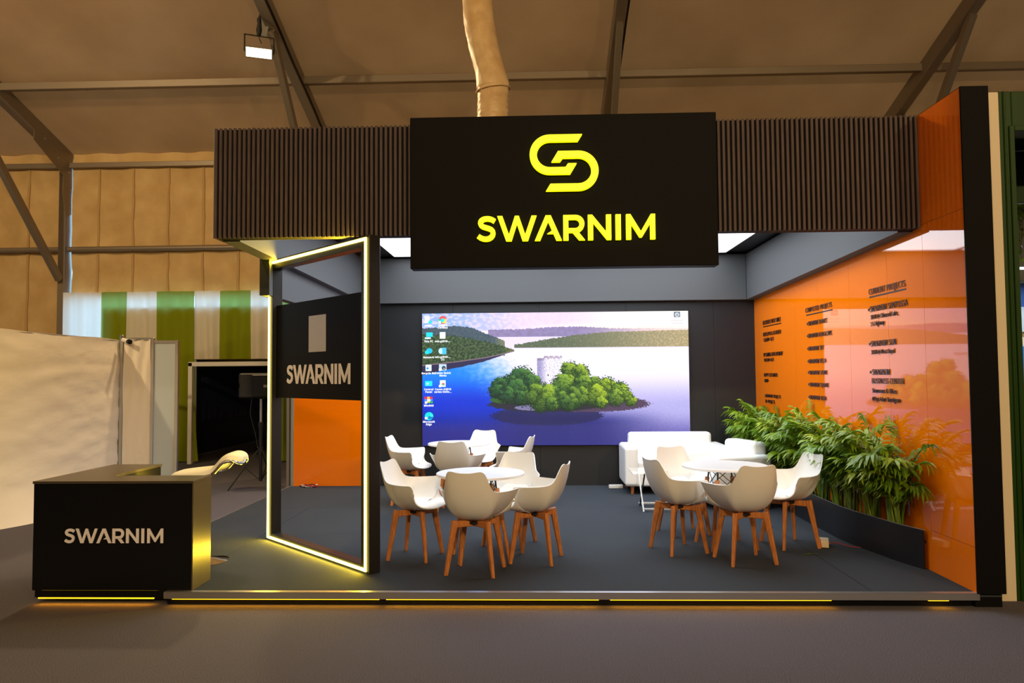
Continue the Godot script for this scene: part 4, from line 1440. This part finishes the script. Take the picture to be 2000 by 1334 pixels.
# ------------------------------------------------------------------ planter and palms
func build_planter():
	var p := thing("planter_box", "long dark planter curving along the foot of the orange wall", "planter", V(2.9, 0, 8.2))
	var o := p.position
	var key := [Vector2(2.79, 10.3), Vector2(2.79, 8.6), Vector2(2.788, 7.5), Vector2(2.8, 7.05), Vector2(2.866, 6.65), Vector2(2.942, 6.28), Vector2(3.014, 6.06)]
	var path := []
	for i in key.size() - 1:
		for q in 5:
			path.append(key[i].cubic_interpolate(key[i + 1], key[maxi(i - 1, 0)], key[mini(i + 2, key.size() - 1)], q / 5.0))
	path.append(key[-1])
	var g := []
	for y in [0.0, 0.15, 0.3]:
		var row := PackedVector3Array()
		for q in path:
			row.append(V(q.x, y, q.y) - o)
		g.append(row)
	var st := S()
	thick_sheet(st, g, 0.012)
	put(p, "front_board", st.commit(), M.navy_planter)
	st = S()
	var poly := PackedVector2Array()
	for q in path:
		poly.append(Vector2(q.x + 0.014, q.y))
	poly.append(Vector2(3.028, 6.2))
	poly.append(Vector2(3.028, 10.3))
	prism(st, poly, 0.02, Transform3D(Basis(Vector3(1, 0, 0), Vector3(0, 0, -1), Vector3(0, 1, 0)), Vector3(0, 0.2, 0) - o))
	put(p, "soil", st.commit(), M.soil)
	st = S()
	var edge := []
	for q in path:
		edge.append(V(q.x + 0.004, 0.302, q.y) - o)
	tube(st, edge, [0.0035], 6)
	put(p, "top_edge", st.commit(), M.steel_grey)
	put(p, "end_board", boxm(V(2.79, 0, 10.3) - o, V(3.03, 0.3, 10.315) - o), M.navy_planter)
	# palms
	var cane := S()
	rod(cane, Vector3.ZERO, Vector3(0, 0.42, 0), 0.011, 0.007, 7)
	var cm := cane.commit()
	var r := RandomNumberGenerator.new()
	r.seed = 22
	var n := 11
	var spots := ["at the front end of the planter, next to the adapter box", "second from the planter's front end", "third from the planter's front end", "fourth from the planter's front end", "fifth from the planter's front end", "in the middle of the planter row", "fifth from the black back wall", "fourth from the black back wall", "third from the black back wall", "second from the black back wall", "in the corner by the black back wall"]
	for i in n:
		var d := lerpf(6.36, 10.1, i / (n - 1.0))
		var x := 2.965 if i == 0 else 2.91
		var t := thing("areca_palm", "bushy green palm " + spots[i], "palm", V(x, 0.22, d), 0.0, "palms along the orange wall")
		var h := 1.22 + 0.07 * sin(i * 1.7) - (0.06 if i == 0 else 0.0)
		for k in 8:
			var cw := r.randf() * TAU
			put(t, "cane", cm, M.cane, Transform3D(Basis(Vector3(sin(cw), 0, cos(cw)), r.randf_range(0.02, 0.1)), Vector3(0.045 * cos(cw * 3 + k), -0.01, 0.09 * sin(cw + k * 2))))
		var nf := 24
		for k in nf:
			# azimuth: 0 = towards the wall, PI = towards the stand
			var az: float = PI + (k / float(nf) - 0.5) * 4.4 + r.randf_range(-0.35, 0.35)
			var kind := k % 3
			var s: float = h * [r.randf_range(0.8, 1.0), r.randf_range(0.68, 0.84), r.randf_range(0.54, 0.68)][kind]
			var bend: float = [r.randf_range(0.16, 0.3), r.randf_range(0.2, 0.34), r.randf_range(0.2, 0.34)][kind]
			var toward := maxf(0.0, cos(az))
			bend *= (1.0 - 0.6 * toward - 0.2 * maxf(0.0, -cos(az))) * (1.0 + 0.7 * absf(sin(az)))
			var m := frond_mesh(r.randi(), s, bend, az, x, d)
			put(t, "frond", m, M["leaf%d" % [0, 0, 1, 1, 2][r.randi() % 5]], Transform3D(Basis(), Vector3.ZERO))

# one feathered palm leaf of height s, arching by bend towards azimuth az; kept clear of the walls beside the planter
func frond_mesh(seed_: int, s: float, bend: float, az: float, px: float, pd: float) -> ArrayMesh:
	var st := S()
	var r := RandomNumberGenerator.new()
	r.seed = seed_
	var B := Basis(Vector3.UP, az)
	var off := Vector3(0.03 * cos(az), 0, -0.05 * sin(az * 2.3))
	var sway := r.randf_range(-0.06, 0.06)
	var pt := func(t: float) -> Vector3:
		return Vector3(0.05 * t + bend * t * t, t - 0.12 * t * t - bend * 0.42 * pow(t, 4) - bend * 0.12 * t * t, sway * t * t)
	var lim_x := 3.018 - px
	var lim_z := -(10.575 - pd)
	var fix := func(v: Vector3) -> Vector3:
		var w: Vector3 = B * (v * s) + off
		if w.x > lim_x - 0.06:
			w.x = lim_x - 0.06 + 0.05 * (1.0 - exp(-(w.x - lim_x + 0.06) * 8.0))
		w.z = maxf(w.z, lim_z)
		return w
	var sp := []
	for i in 9:
		sp.append(fix.call(pt.call(i / 8.0)))
	tube(st, sp, [0.0075, 0.007, 0.006, 0.005, 0.0045, 0.004, 0.003, 0.002, 0.001], 5, false)
	var m := 15
	for i in m:
		var t := lerpf(0.46, 1.0, i / (m - 1.0))
		var p: Vector3 = pt.call(t)
		var tg: Vector3 = (pt.call(t + 0.02) - pt.call(t - 0.02)).normalized()
		var ln := 0.235 * (0.6 + 0.6 * sin(PI * clampf((t - 0.36) / 0.74, 0, 1))) / maxf(s, 0.5) * 0.85
		for q in [-1.0, 1.0]:
			var ang := lerpf(1.2, 0.35, (t - 0.46) / 0.54) + r.randf_range(-0.15, 0.15)
			var d: Vector3 = (tg * cos(ang) + Vector3(0, 0, q) * sin(ang) + Vector3(0, 0.25, 0)).normalized()
			var l := ln * r.randf_range(0.85, 1.15)
			var wv: Vector3 = d.cross(Vector3.UP).normalized() * q
			wv = (wv + Vector3(0, r.randf_range(0.1, 0.6), 0)).normalized()
			var droop := r.randf_range(0.45, 0.9)
			var e := []
			for j in 5:
				var w := j / 4.0
				var c: Vector3 = p + d * l * w + Vector3(0, -droop * l * w * w, 0)
				var width: float = 0.0165 / maxf(s, 0.6) * [0.45, 0.95, 1.0, 0.7, 0.0][j]
				e.append([fix.call(c - wv * width), fix.call(c + wv * width)])
			for j in 4:
				var a0: Vector3 = e[j][0]
				var nn: Vector3 = (e[j + 1][1] - a0).cross(e[j][1] - a0)
				if nn.y < 0:
					nn = -nn
				if nn.length() < 1e-9:
					continue
				nn = nn.normalized()
				tri(st, a0, e[j][1], e[j + 1][1], nn)
				if j < 3:
					tri(st, a0, e[j + 1][1], e[j + 1][0], nn)
	return st.commit()

# ------------------------------------------------------------------ reception counter and stool
func build_counter():
	var c := thing("reception_counter", "black reception counter with cream letters on its front", "counter", V(-3.1, HALL, 5.6))
	var o := c.position
	put(c, "front_unit", boxm(V(-3.7, 0.0, 5.44) - o, V(-2.522, 0.772, 5.74) - o, 0.003), M.black_counter)
	put(c, "plinth", boxm(V(-3.69, HALL + 0.045, 5.46) - o, V(-2.72, 0.0, 5.72) - o), M.black_counter)
	put(c, "foot", boxm(V(-3.6, HALL, 5.56) - o, V(-2.72, HALL + 0.045, 5.7) - o), M.rubber_black)
	put(c, "side_panel", boxm(V(-2.522, 0.0, 5.44) - o, V(-2.512, 0.772, 5.745) - o, 0.002), M.counter_bronze)
	var st := S()
	prism(st, PackedVector2Array([Vector2(-3.705, 5.435), Vector2(-2.51, 5.435), Vector2(-2.51, 5.75), Vector2(-3.28, 5.75), Vector2(-3.28, 6.5), Vector2(-3.705, 6.5)]), 0.018, Transform3D(Basis(Vector3(1, 0, 0), Vector3(0, 0, -1), Vector3(0, 1, 0)), Vector3(0, 0.772, 0) - o))
	put(c, "counter_top", st.commit(), M.counter_bronze)
	put(c, "side_unit", boxm(V(-3.49, 0.0, 5.78) - o, V(-3.285, 0.772, 6.49) - o, 0.003), M.black_counter)
	put(c, "side_unit_shell", boxm(V(-3.7, HALL, 5.74) - o, V(-3.515, 0.772, 6.49) - o, 0.003), M.black_counter)
	put(c, "led_strip", boxm(V(-3.66, HALL + 0.038, 5.452) - o, V(-2.8, HALL + 0.045, 5.46) - o), M.led_riser)
	area_light("counter_led_light", V(-3.23, HALL + 0.036, 5.45), Vector3(0, -1, 0.6), Vector3(1, 0, 0), Vector2(0.86, 0.01), 0.1, Color(1, 0.62, 0.1))
	name_letters(c, Transform3D(Basis(), V(-3.462, 0.342, 5.44) - o), 0.733, 0.105, M.letter_cream, 0.005)
	# stool
	var s := thing("bar_stool", "white bar stool with chrome rim and foot behind the counter", "stool", V(-2.81, 0, 6.3), 0.12)
	var g := []
	var prof := [Vector2(-0.3, 0.7), Vector2(-0.27, 0.725), Vector2(-0.2, 0.735), Vector2(-0.1, 0.745), Vector2(0.0, 0.755), Vector2(0.06, 0.775), Vector2(0.1, 0.815), Vector2(0.14, 0.86), Vector2(0.18, 0.878), Vector2(0.225, 0.87), Vector2(0.26, 0.845)]
	var fine := []
	for i in prof.size() - 1:
		for q in 4:
			fine.append(prof[i].cubic_interpolate(prof[i + 1], prof[maxi(i - 1, 0)], prof[mini(i + 2, prof.size() - 1)], q / 4.0))
	fine.append(prof[-1])
	for i in fine.size():
		var row := PackedVector3Array()
		var e: float = absf(i / (fine.size() - 1.0) * 2 - 1)
		var hw := 0.215 * sqrt(maxf(0.05, 1.0 - pow(e, 5)))
		for j in 17:
			var v := j / 16.0 * 2 - 1
			row.append(Vector3(fine[i].x + 0.06, fine[i].y - 0.018 * pow(absf(v), 4), v * hw))
		g.append(row)
	st = S()
	var nn := sheet_normals(g)
	var upper := []
	for i in g.size():
		var row := PackedVector3Array()
		for j in 17:
			var v := j / 16.0 * 2 - 1
			var e: float = absf(i / (g.size() - 1.0) * 2 - 1)
			var m: Vector3 = nn[i][j] if nn[i][j].y > 0 else -nn[i][j]
			row.append(g[i][j] + m * 0.035 * sqrt(maxf(0.0, (1.0 - pow(absf(v), 6)) * (1.0 - pow(e, 10)))))
		upper.append(row)
	sheet(st, upper)
	sheet(st, g)
	put(s, "seat", st.commit(), M.white_cushion)
	st = S()
	var rimp := []
	for i in g.size():
		rimp.append(g[i][16] + Vector3(0, -0.006, 0.004))
	for j in range(14, 1, -2):
		rimp.append(g[g.size() - 1][j] + Vector3(0.008, -0.006, 0))
	for i in range(g.size() - 1, -1, -1):
		rimp.append(g[i][0] + Vector3(0, -0.006, -0.004))
	tube(st, rimp, [0.014], 8)
	put(s, "chrome_rim", st.commit(), M.chrome)
	st = S()
	rod(st, Vector3(0, 0.03, 0), Vector3(0, 0.72, 0), 0.026, 0.026, 14)
	put(s, "column", st.commit(), M.chrome)
	st = S()
	lathe(st, [Vector2(0.2, 0.0), Vector2(0.2, 0.008), Vector2(0.12, 0.022), Vector2(0.03, 0.04), Vector2(0, 0.04)], 32)
	put(s, "base", st.commit(), M.chrome)
	st = S()
	var fr := []
	for k in 17:
		var w := -1.2 + 2.4 * k / 16
		fr.append(Vector3(-0.16 * cos(w), 0.3, 0.16 * sin(w)))
	tube(st, fr, [0.01], 8)
	put(s, "footrest", st.commit(), M.chrome)

# ------------------------------------------------------------------ partitions and loudspeaker beside the stand
func build_left_side():
	var fn := FastNoiseLite.new()
	fn.seed = 9
	fn.frequency = 1.0
	var p := thing("cloth_partition", "long white cloth partition sagging beside the counter", "partition", V(-6.0, HALL, 8.2))
	var o := p.position
	var g := []
	for i in 46:
		var v := i / 45.0
		var row := PackedVector3Array()
		for j in 90:
			var d := lerpf(5.2, 10.24, j / 89.0)
			var x := lerpf(-6.32, -5.79, (d - 5.2) / 5.0)
			var top := lerpf(2.14, 2.07, (d - 5.2) / 5.0) + 0.012 * sin(d * 4)
			var y := lerpf(HALL + 0.004, top, v)
			var wr := 0.02 * fn.get_noise_2d(d * 0.9, y * 3.4) + 0.012 * fn.get_noise_2d(d * 2.2, y * 9.0) * smoothstep(8.0, 10.0, d)
			var flare := 0.22 * pow(1.0 - v, 9) * (0.7 + 0.5 * sin(d * 3.1)) * smoothstep(10.24, 9.9, d)
			row.append(V(x + wr + flare, y, d) - o)
		g.append(row)
	var st := S()
	sheet(st, g)
	put(p, "cloth", st.commit(), M.white_cloth)
	st = S()
	rod(st, V(-6.34, 2.13, 5.2) - o, V(-5.81, 2.06, 10.2) - o, 0.016, 0.016, 8)
	put(p, "top_rail", st.commit(), M.aluminium)
	# booth end of aluminium posts and infill panels
	var b := thing("booth_partition", "booth end of aluminium posts with beige and pale blue panels", "partition", V(-5.4, HALL, 10.25))
	o = b.position
	for q in [[-5.755, 2.14], [-5.32, 2.1], [-4.98, 2.06]]:
		put(b, "post", boxm(V(q[0] - 0.022, HALL, 10.27) - o, V(q[0] + 0.022, q[1], 10.225) - o, 0.005), M.aluminium)
	put(b, "top_rail", boxm(V(-5.74, 2.06, 10.265) - o, V(-5.34, 2.1, 10.235) - o), M.aluminium)
	put(b, "top_rail", boxm(V(-5.3, 2.02, 10.265) - o, V(-5.0, 2.06, 10.235) - o), M.aluminium)
	put(b, "pale_panel", boxm(V(-5.3, HALL, 10.252) - o, V(-5.0, 2.03, 10.247) - o), M.panel_blue_white)
	put(b, "rear_panel", boxm(V(-5.73, HALL, 10.262) - o, V(-5.34, 2.07, 10.258) - o), M.panel_white)
	put(b, "long_rail", boxm(V(-7.5, 2.14, 12.6) - o, V(-6.86, 2.18, 12.56) - o), M.aluminium)
	var cg := []
	for i in 30:
		var v := i / 29.0
		var row := PackedVector3Array()
		for j in 24:
			var u := j / 23.0
			var x := lerpf(-5.73, -5.345, u)
			var y := lerpf(HALL + 0.05, 2.07 + 0.01 * sin(u * 9), v)
			row.append(V(x, y, 10.235 + 0.012 * sin((u * 7.0 - v * 5.0) * 2.2) * smoothstep(0.3, 0.8, v) + 0.006 * fn.get_noise_2d(x * 9, y * 5)) - o)
		cg.append(row)
	st = S()
	sheet(st, cg)
	put(b, "draped_cloth", st.commit(), M.white_cloth)
	var cctv := thing("security_camera", "small black security camera on the partition post", "camera", V(-5.66, 2.05, 10.2))
	st = S()
	rod(st, Vector3(-0.06, 0.02, 0), Vector3(0.05, -0.005, 0.06), 0.028, 0.03, 12)
	put(cctv, "body", st.commit(), M.white_paint)
	st = S()
	rod(st, Vector3(0.045, -0.004, 0.055), Vector3(0.085, -0.014, 0.08), 0.032, 0.034, 12)
	put(cctv, "lens_hood", st.commit(), M.rubber_black)
	# wall end behind the orange panel
	var e := thing("white_wall_panel", "white panel with a post beside the orange back panel", "panel", V(-3.6, HALL, 10.9))
	put(e, "panel", boxm(V(-3.61, HALL, 10.92) - e.position, V(-2.6, 2.3, 10.9) - e.position), M.panel_blue_white)
	put(e, "post", boxm(V(-3.66, HALL, 10.93) - e.position, V(-3.612, 2.3, 10.88) - e.position, 0.005), M.aluminium)
	# loudspeaker on tripod
	var t := thing("speaker_stand", "black tripod stand under the loudspeaker", "stand", V(-4.08, HALL, 11.0))
	st = S()
	rod(st, Vector3(0, 0.12, 0), Vector3(0, 0.95, 0), 0.024, 0.024, 12)
	put(t, "lower_pole", st.commit(), M.black_metal)
	st = S()
	rod(st, Vector3(0, 0.95, 0), Vector3(0, 1.36, 0), 0.017, 0.017, 12)
	put(t, "upper_pole", st.commit(), M.aluminium)
	st = S()
	rod(st, Vector3(0, 0.52, 0), Vector3(0, 0.62, 0), 0.04, 0.04, 12)
	rod(st, Vector3(0, 0.9, 0), Vector3(0, 0.98, 0), 0.035, 0.035, 12)
	put(t, "collar", st.commit(), M.black_metal)
	for w in [2.75, 0.6, -1.5]:
		var dir := Vector3(cos(w), 0, sin(w))
		st = S()
		beam(st, dir * 0.04 + Vector3(0, 0.57, 0), dir * 0.45, Vector2(0.03, 0.018), Vector2(0.028, 0.016), Vector3.UP)
		var leg := put(t, "leg", st.commit(), M.black_metal)
		st = S()
		beam(st, dir * 0.03 + Vector3(0, 0.15, 0), dir * 0.22 + Vector3(0, 0.33, 0), Vector2(0.02, 0.012), Vector2(0.02, 0.012), Vector3.UP)
		put(leg, "strut", st.commit(), M.black_metal)
	st = S()
	tube(st, [Vector3(-0.1, 1.35, 0.1), Vector3(-0.13, 1.1, 0.08), Vector3(-0.06, 0.8, 0.05), Vector3(-0.03, 0.6, 0.04)], [0.006], 6)
	put(t, "cable", st.commit(), M.rubber_black)
	var sp := thing("loudspeaker", "black box loudspeaker lying on its tripod by the doorway", "speaker", V(-4.13, 1.24, 11.0), 0.35)
	put(sp, "cabinet", boxm(Vector3(-0.26, 0, -0.17), Vector3(0.26, 0.36, 0.16), 0.02), M.rubber_black)
	put(sp, "grille", boxm(Vector3(-0.08, 0.025, 0.16), Vector3(0.24, 0.335, 0.172), 0.006), M.black_metal)
	put(sp, "badge", boxm(Vector3(0.08, 0.15, 0.172), Vector3(0.14, 0.19, 0.176)), M.steel_grey)
	st = S()
	lathe(st, [Vector2(0.09, 0), Vector2(0.07, -0.02), Vector2(0.0, -0.04)], 20, Transform3D(Basis(Vector3(1, 0, 0), PI / 2), Vector3(-0.17, 0.18, 0.161)))
	put(sp, "horn", st.commit(), M.black_metal)
	put(sp, "mount", boxm(Vector3(0.0, -0.02, -0.04), Vector3(0.1, 0.0, 0.04)), M.black_metal)

# ------------------------------------------------------------------ the neighbouring stand at the picture's edge
func build_neighbour():
	var cw := thing("cream_partition", "cream side wall of the next stand beside the black wall end", "partition", V(3.33, HALL, 7.4))
	put(cw, "board", boxm(V(3.285, HALL, 5.56) - cw.position, V(3.402, 3.59, 9.2) - cw.position, 0.004), M.cream_paint)
	var g := thing("green_portal", "dark green moulded portal of the neighbouring stand", "portal", V(3.6, HALL, 5.64))
	var o := g.position
	put(g, "pillar", boxm(V(3.404, HALL, 5.575) - o, V(3.5, 3.6, 5.78) - o, 0.006), M.green_paint)
	put(g, "moulding", boxm(V(3.435, HALL, 5.562) - o, V(3.455, 3.6, 5.575) - o, 0.006), M.green_paint)
	put(g, "header", boxm(V(3.5, 3.31, 5.575) - o, V(6.6, 3.6, 5.78) - o, 0.006), M.green_paint)
	put(g, "inner_frame", boxm(V(3.472, HALL, 5.56) - o, V(3.51, 3.34, 5.575) - o, 0.004), M.green_paint)
	put(g, "inner_frame", boxm(V(3.51, 3.3, 5.56) - o, V(6.6, 3.34, 5.575) - o, 0.004), M.green_paint)
	put(g, "far_pillar", boxm(V(6.6, HALL, 5.58) - o, V(6.8, 3.6, 5.78) - o, 0.006), M.green_paint)
	struct_box("ceiling_neighbour", V(3.4, 3.4, 5.8), V(6.8, 3.46, 9.2), M.green_paint_deep)
	struct_box("wall_neighbour_rear", V(3.4, HALL, 9.1), V(6.8, 3.4, 9.2), M.cream_paint)
	struct_box("wall_neighbour_side", V(6.75, HALL, 5.8), V(6.8, 3.4, 9.1), M.cream_paint)
	var v := thing("green_valance", "deep green hanging board inside the neighbouring portal", "valance", V(4.5, 2.95, 6.4))
	put(v, "board", boxm(Vector3(-0.95, 0, 0), Vector3(1.9, 0.44, -0.05), 0.004), M.green_paint_deep)
	var l := thing("strip_light", "white strip light inside the neighbouring stand", "light", V(5.3, 2.68, 8.5))
	put(l, "light_tube", boxm(Vector3(-0.6, -0.012, -0.02), Vector3(0.6, 0.012, 0.02), 0.006), M.strip_glow)
	put(l, "housing", boxm(Vector3(-0.6, 0.012, -0.03), Vector3(0.6, 0.03, 0.03)), M.white_paint)
	area_light("strip_light_beam", V(5.3, 2.66, 8.5), Vector3(0, -1, 0.2), Vector3(1, 0, 0), Vector2(1.2, 0.04), 2.5, Color(0.85, 0.93, 1.0))
	for k in 2:
		var s := thing("display_board", ["blue and white display board under the strip light", "framed board with a tall building on blue sky"][k], "board", V(5.35, [2.0, 0.9][k], 9.05))
		put(s, "board", boxm(Vector3(-0.5, 0, 0), Vector3(0.5, [0.6, 0.95][k], -0.03), 0.003), [M.panel_blue_white, M.panel_blue_white][k])
		put(s, "blue_print", boxm(Vector3(-0.49, [0.3, 0.5][k], 0.0), Vector3(0.49, [0.58, 0.93][k], 0.003)), mat("print_blue%d" % k, [Color(0.2, 0.35, 0.6), Color(0.25, 0.5, 0.8)][k], 0.5))
		if k == 1:
			var st := S()
			for i in 9:
				for j in 6:
					box(st, Vector3(-0.12 + j * 0.07, 0.05 + i * 0.08, 0.003), Vector3(-0.075 + j * 0.07, 0.1 + i * 0.08, 0.006))
			put(s, "building_print", st.commit(), M.steel_grey).set_meta("kind", "stuff")
	# hanging creeper
	var c := thing("hanging_creeper", "leafy creeper hanging inside the green portal", "creeper", V(4.72, 3.4, 7.5))
	var st := S()
	var r := RandomNumberGenerator.new()
	r.seed = 6
	for i in 16:
		var x := r.randf_range(-0.16, 0.2)
		var z := r.randf_range(-0.12, 0.12)
		var len := r.randf_range(0.4, 0.8)
		tube(st, [Vector3(x, 0, z), Vector3(x + 0.03, -len * 0.5, z), Vector3(x + r.randf_range(-0.05, 0.05), -len, z)], [0.003], 5, false)
	put(c, "stems", st.commit(), M.cane)
	var leaf := S()
	for s in [-1.0, 1.0]:
		tri(leaf, Vector3.ZERO, Vector3(0.018 * s, -0.02, 0.004), Vector3(0, -0.055, 0), Vector3(0.2 * s, 0.2, 1).normalized())
	var lm := leaf.commit()
	for i in 150:
		var B := Basis(Vector3.UP, r.randf() * TAU) * Basis(Vector3.RIGHT, r.randf_range(-0.8, 0.3))
		put(c, "leaf", lm, M["leaf%d" % (i % 2)], Transform3D(B.scaled(Vector3.ONE * r.randf_range(0.9, 1.5)), Vector3(r.randf_range(-0.18, 0.22), -r.randf() * 0.8, r.randf_range(-0.14, 0.14))))

# ------------------------------------------------------------------ small things on the deck
func build_small_things():
	var a := thing("power_adapter", "small ivory adapter box tied with red wire on the carpet", "adapter", V(2.53, 0, 6.86), -0.35)
	put(a, "case", boxm(Vector3(-0.042, 0.002, -0.085), Vector3(0.042, 0.06, 0.085), 0.005), M.ivory_plastic)
	var st := S()
	tube(st, [Vector3(-0.018, 0.0, 0.088), Vector3(-0.022, 0.03, 0.088), Vector3(-0.028, 0.063, 0.086), Vector3(-0.03, 0.063, 0.0)], [0.003], 6)
	put(a, "binding_wire", st.commit(), M.red_wire)
	st = S()
	tube(st, [Vector3(0.04, 0.02, -0.03), Vector3(0.1, 0.03, -0.05), Vector3(0.17, 0.015, -0.04), Vector3(0.24, 0.006, -0.02), Vector3(0.3, 0.005, -0.03)], [0.003], 6)
	put(a, "lead", st.commit(), M.red_wire)
	var p := thing("power_strip", "white multi-socket power strip on the carpet beside the sofa", "power strip", V(1.045, 0, 10.3), 0.03)
	put(p, "case", boxm(Vector3(-0.095, 0.002, -0.03), Vector3(0.095, 0.05, 0.03), 0.006), M.white_paint)
	put(p, "label", boxm(Vector3(0.035, 0.012, 0.03), Vector3(0.075, 0.04, 0.0315)), M.ivory_plastic)
	for k in 3:
		st = S()
		rod(st, Vector3(-0.06 + k * 0.055, 0.05, 0), Vector3(-0.06 + k * 0.055, 0.053, 0), 0.018, 0.018, 12)
		put(p, "socket", st.commit(), M.card_grey)
	st = S()
	tube(st, [Vector3(0.095, 0.02, 0), Vector3(0.15, 0.05, 0.02), Vector3(0.2, 0.015, 0.0), Vector3(0.26, 0.006, -0.03)], [0.004], 6)
	put(p, "lead", st.commit(), M.red_wire)
	var c := thing("cable_tangle", "tangled red, white and black leads on the floor by the orange panel", "cables", V(-3.2, 0, 10.5))
	var r := RandomNumberGenerator.new()
	r.seed = 3
	for k in 3:
		st = S()
		var pp := []
		for i in 16:
			pp.append(Vector3(0.11 * cos(i * 1.1 + k) + r.randf_range(-0.02, 0.02), 0.008 + 0.012 * (i % 3), 0.05 * sin(i * 1.4 + k * 2)))
		tube(st, pp, [0.006], 6)
		put(c, "lead", st.commit(), [M.red_wire, M.white_paint, M.rubber_black][k])
	st = S()
	var g := thing("fallen_leaflet", "single green palm leaflet lying on the carpet", "leaf", V(2.29, 0.003, 6.54), 0.3)
	for s in [-1.0, 1.0]:
		tri(st, Vector3(-0.1, 0, 0), Vector3(0.0, 0.006, 0.008 * s), Vector3(0.11, 0, 0.004), Vector3.UP)
	put(g, "blade", st.commit(), M.leaf1)
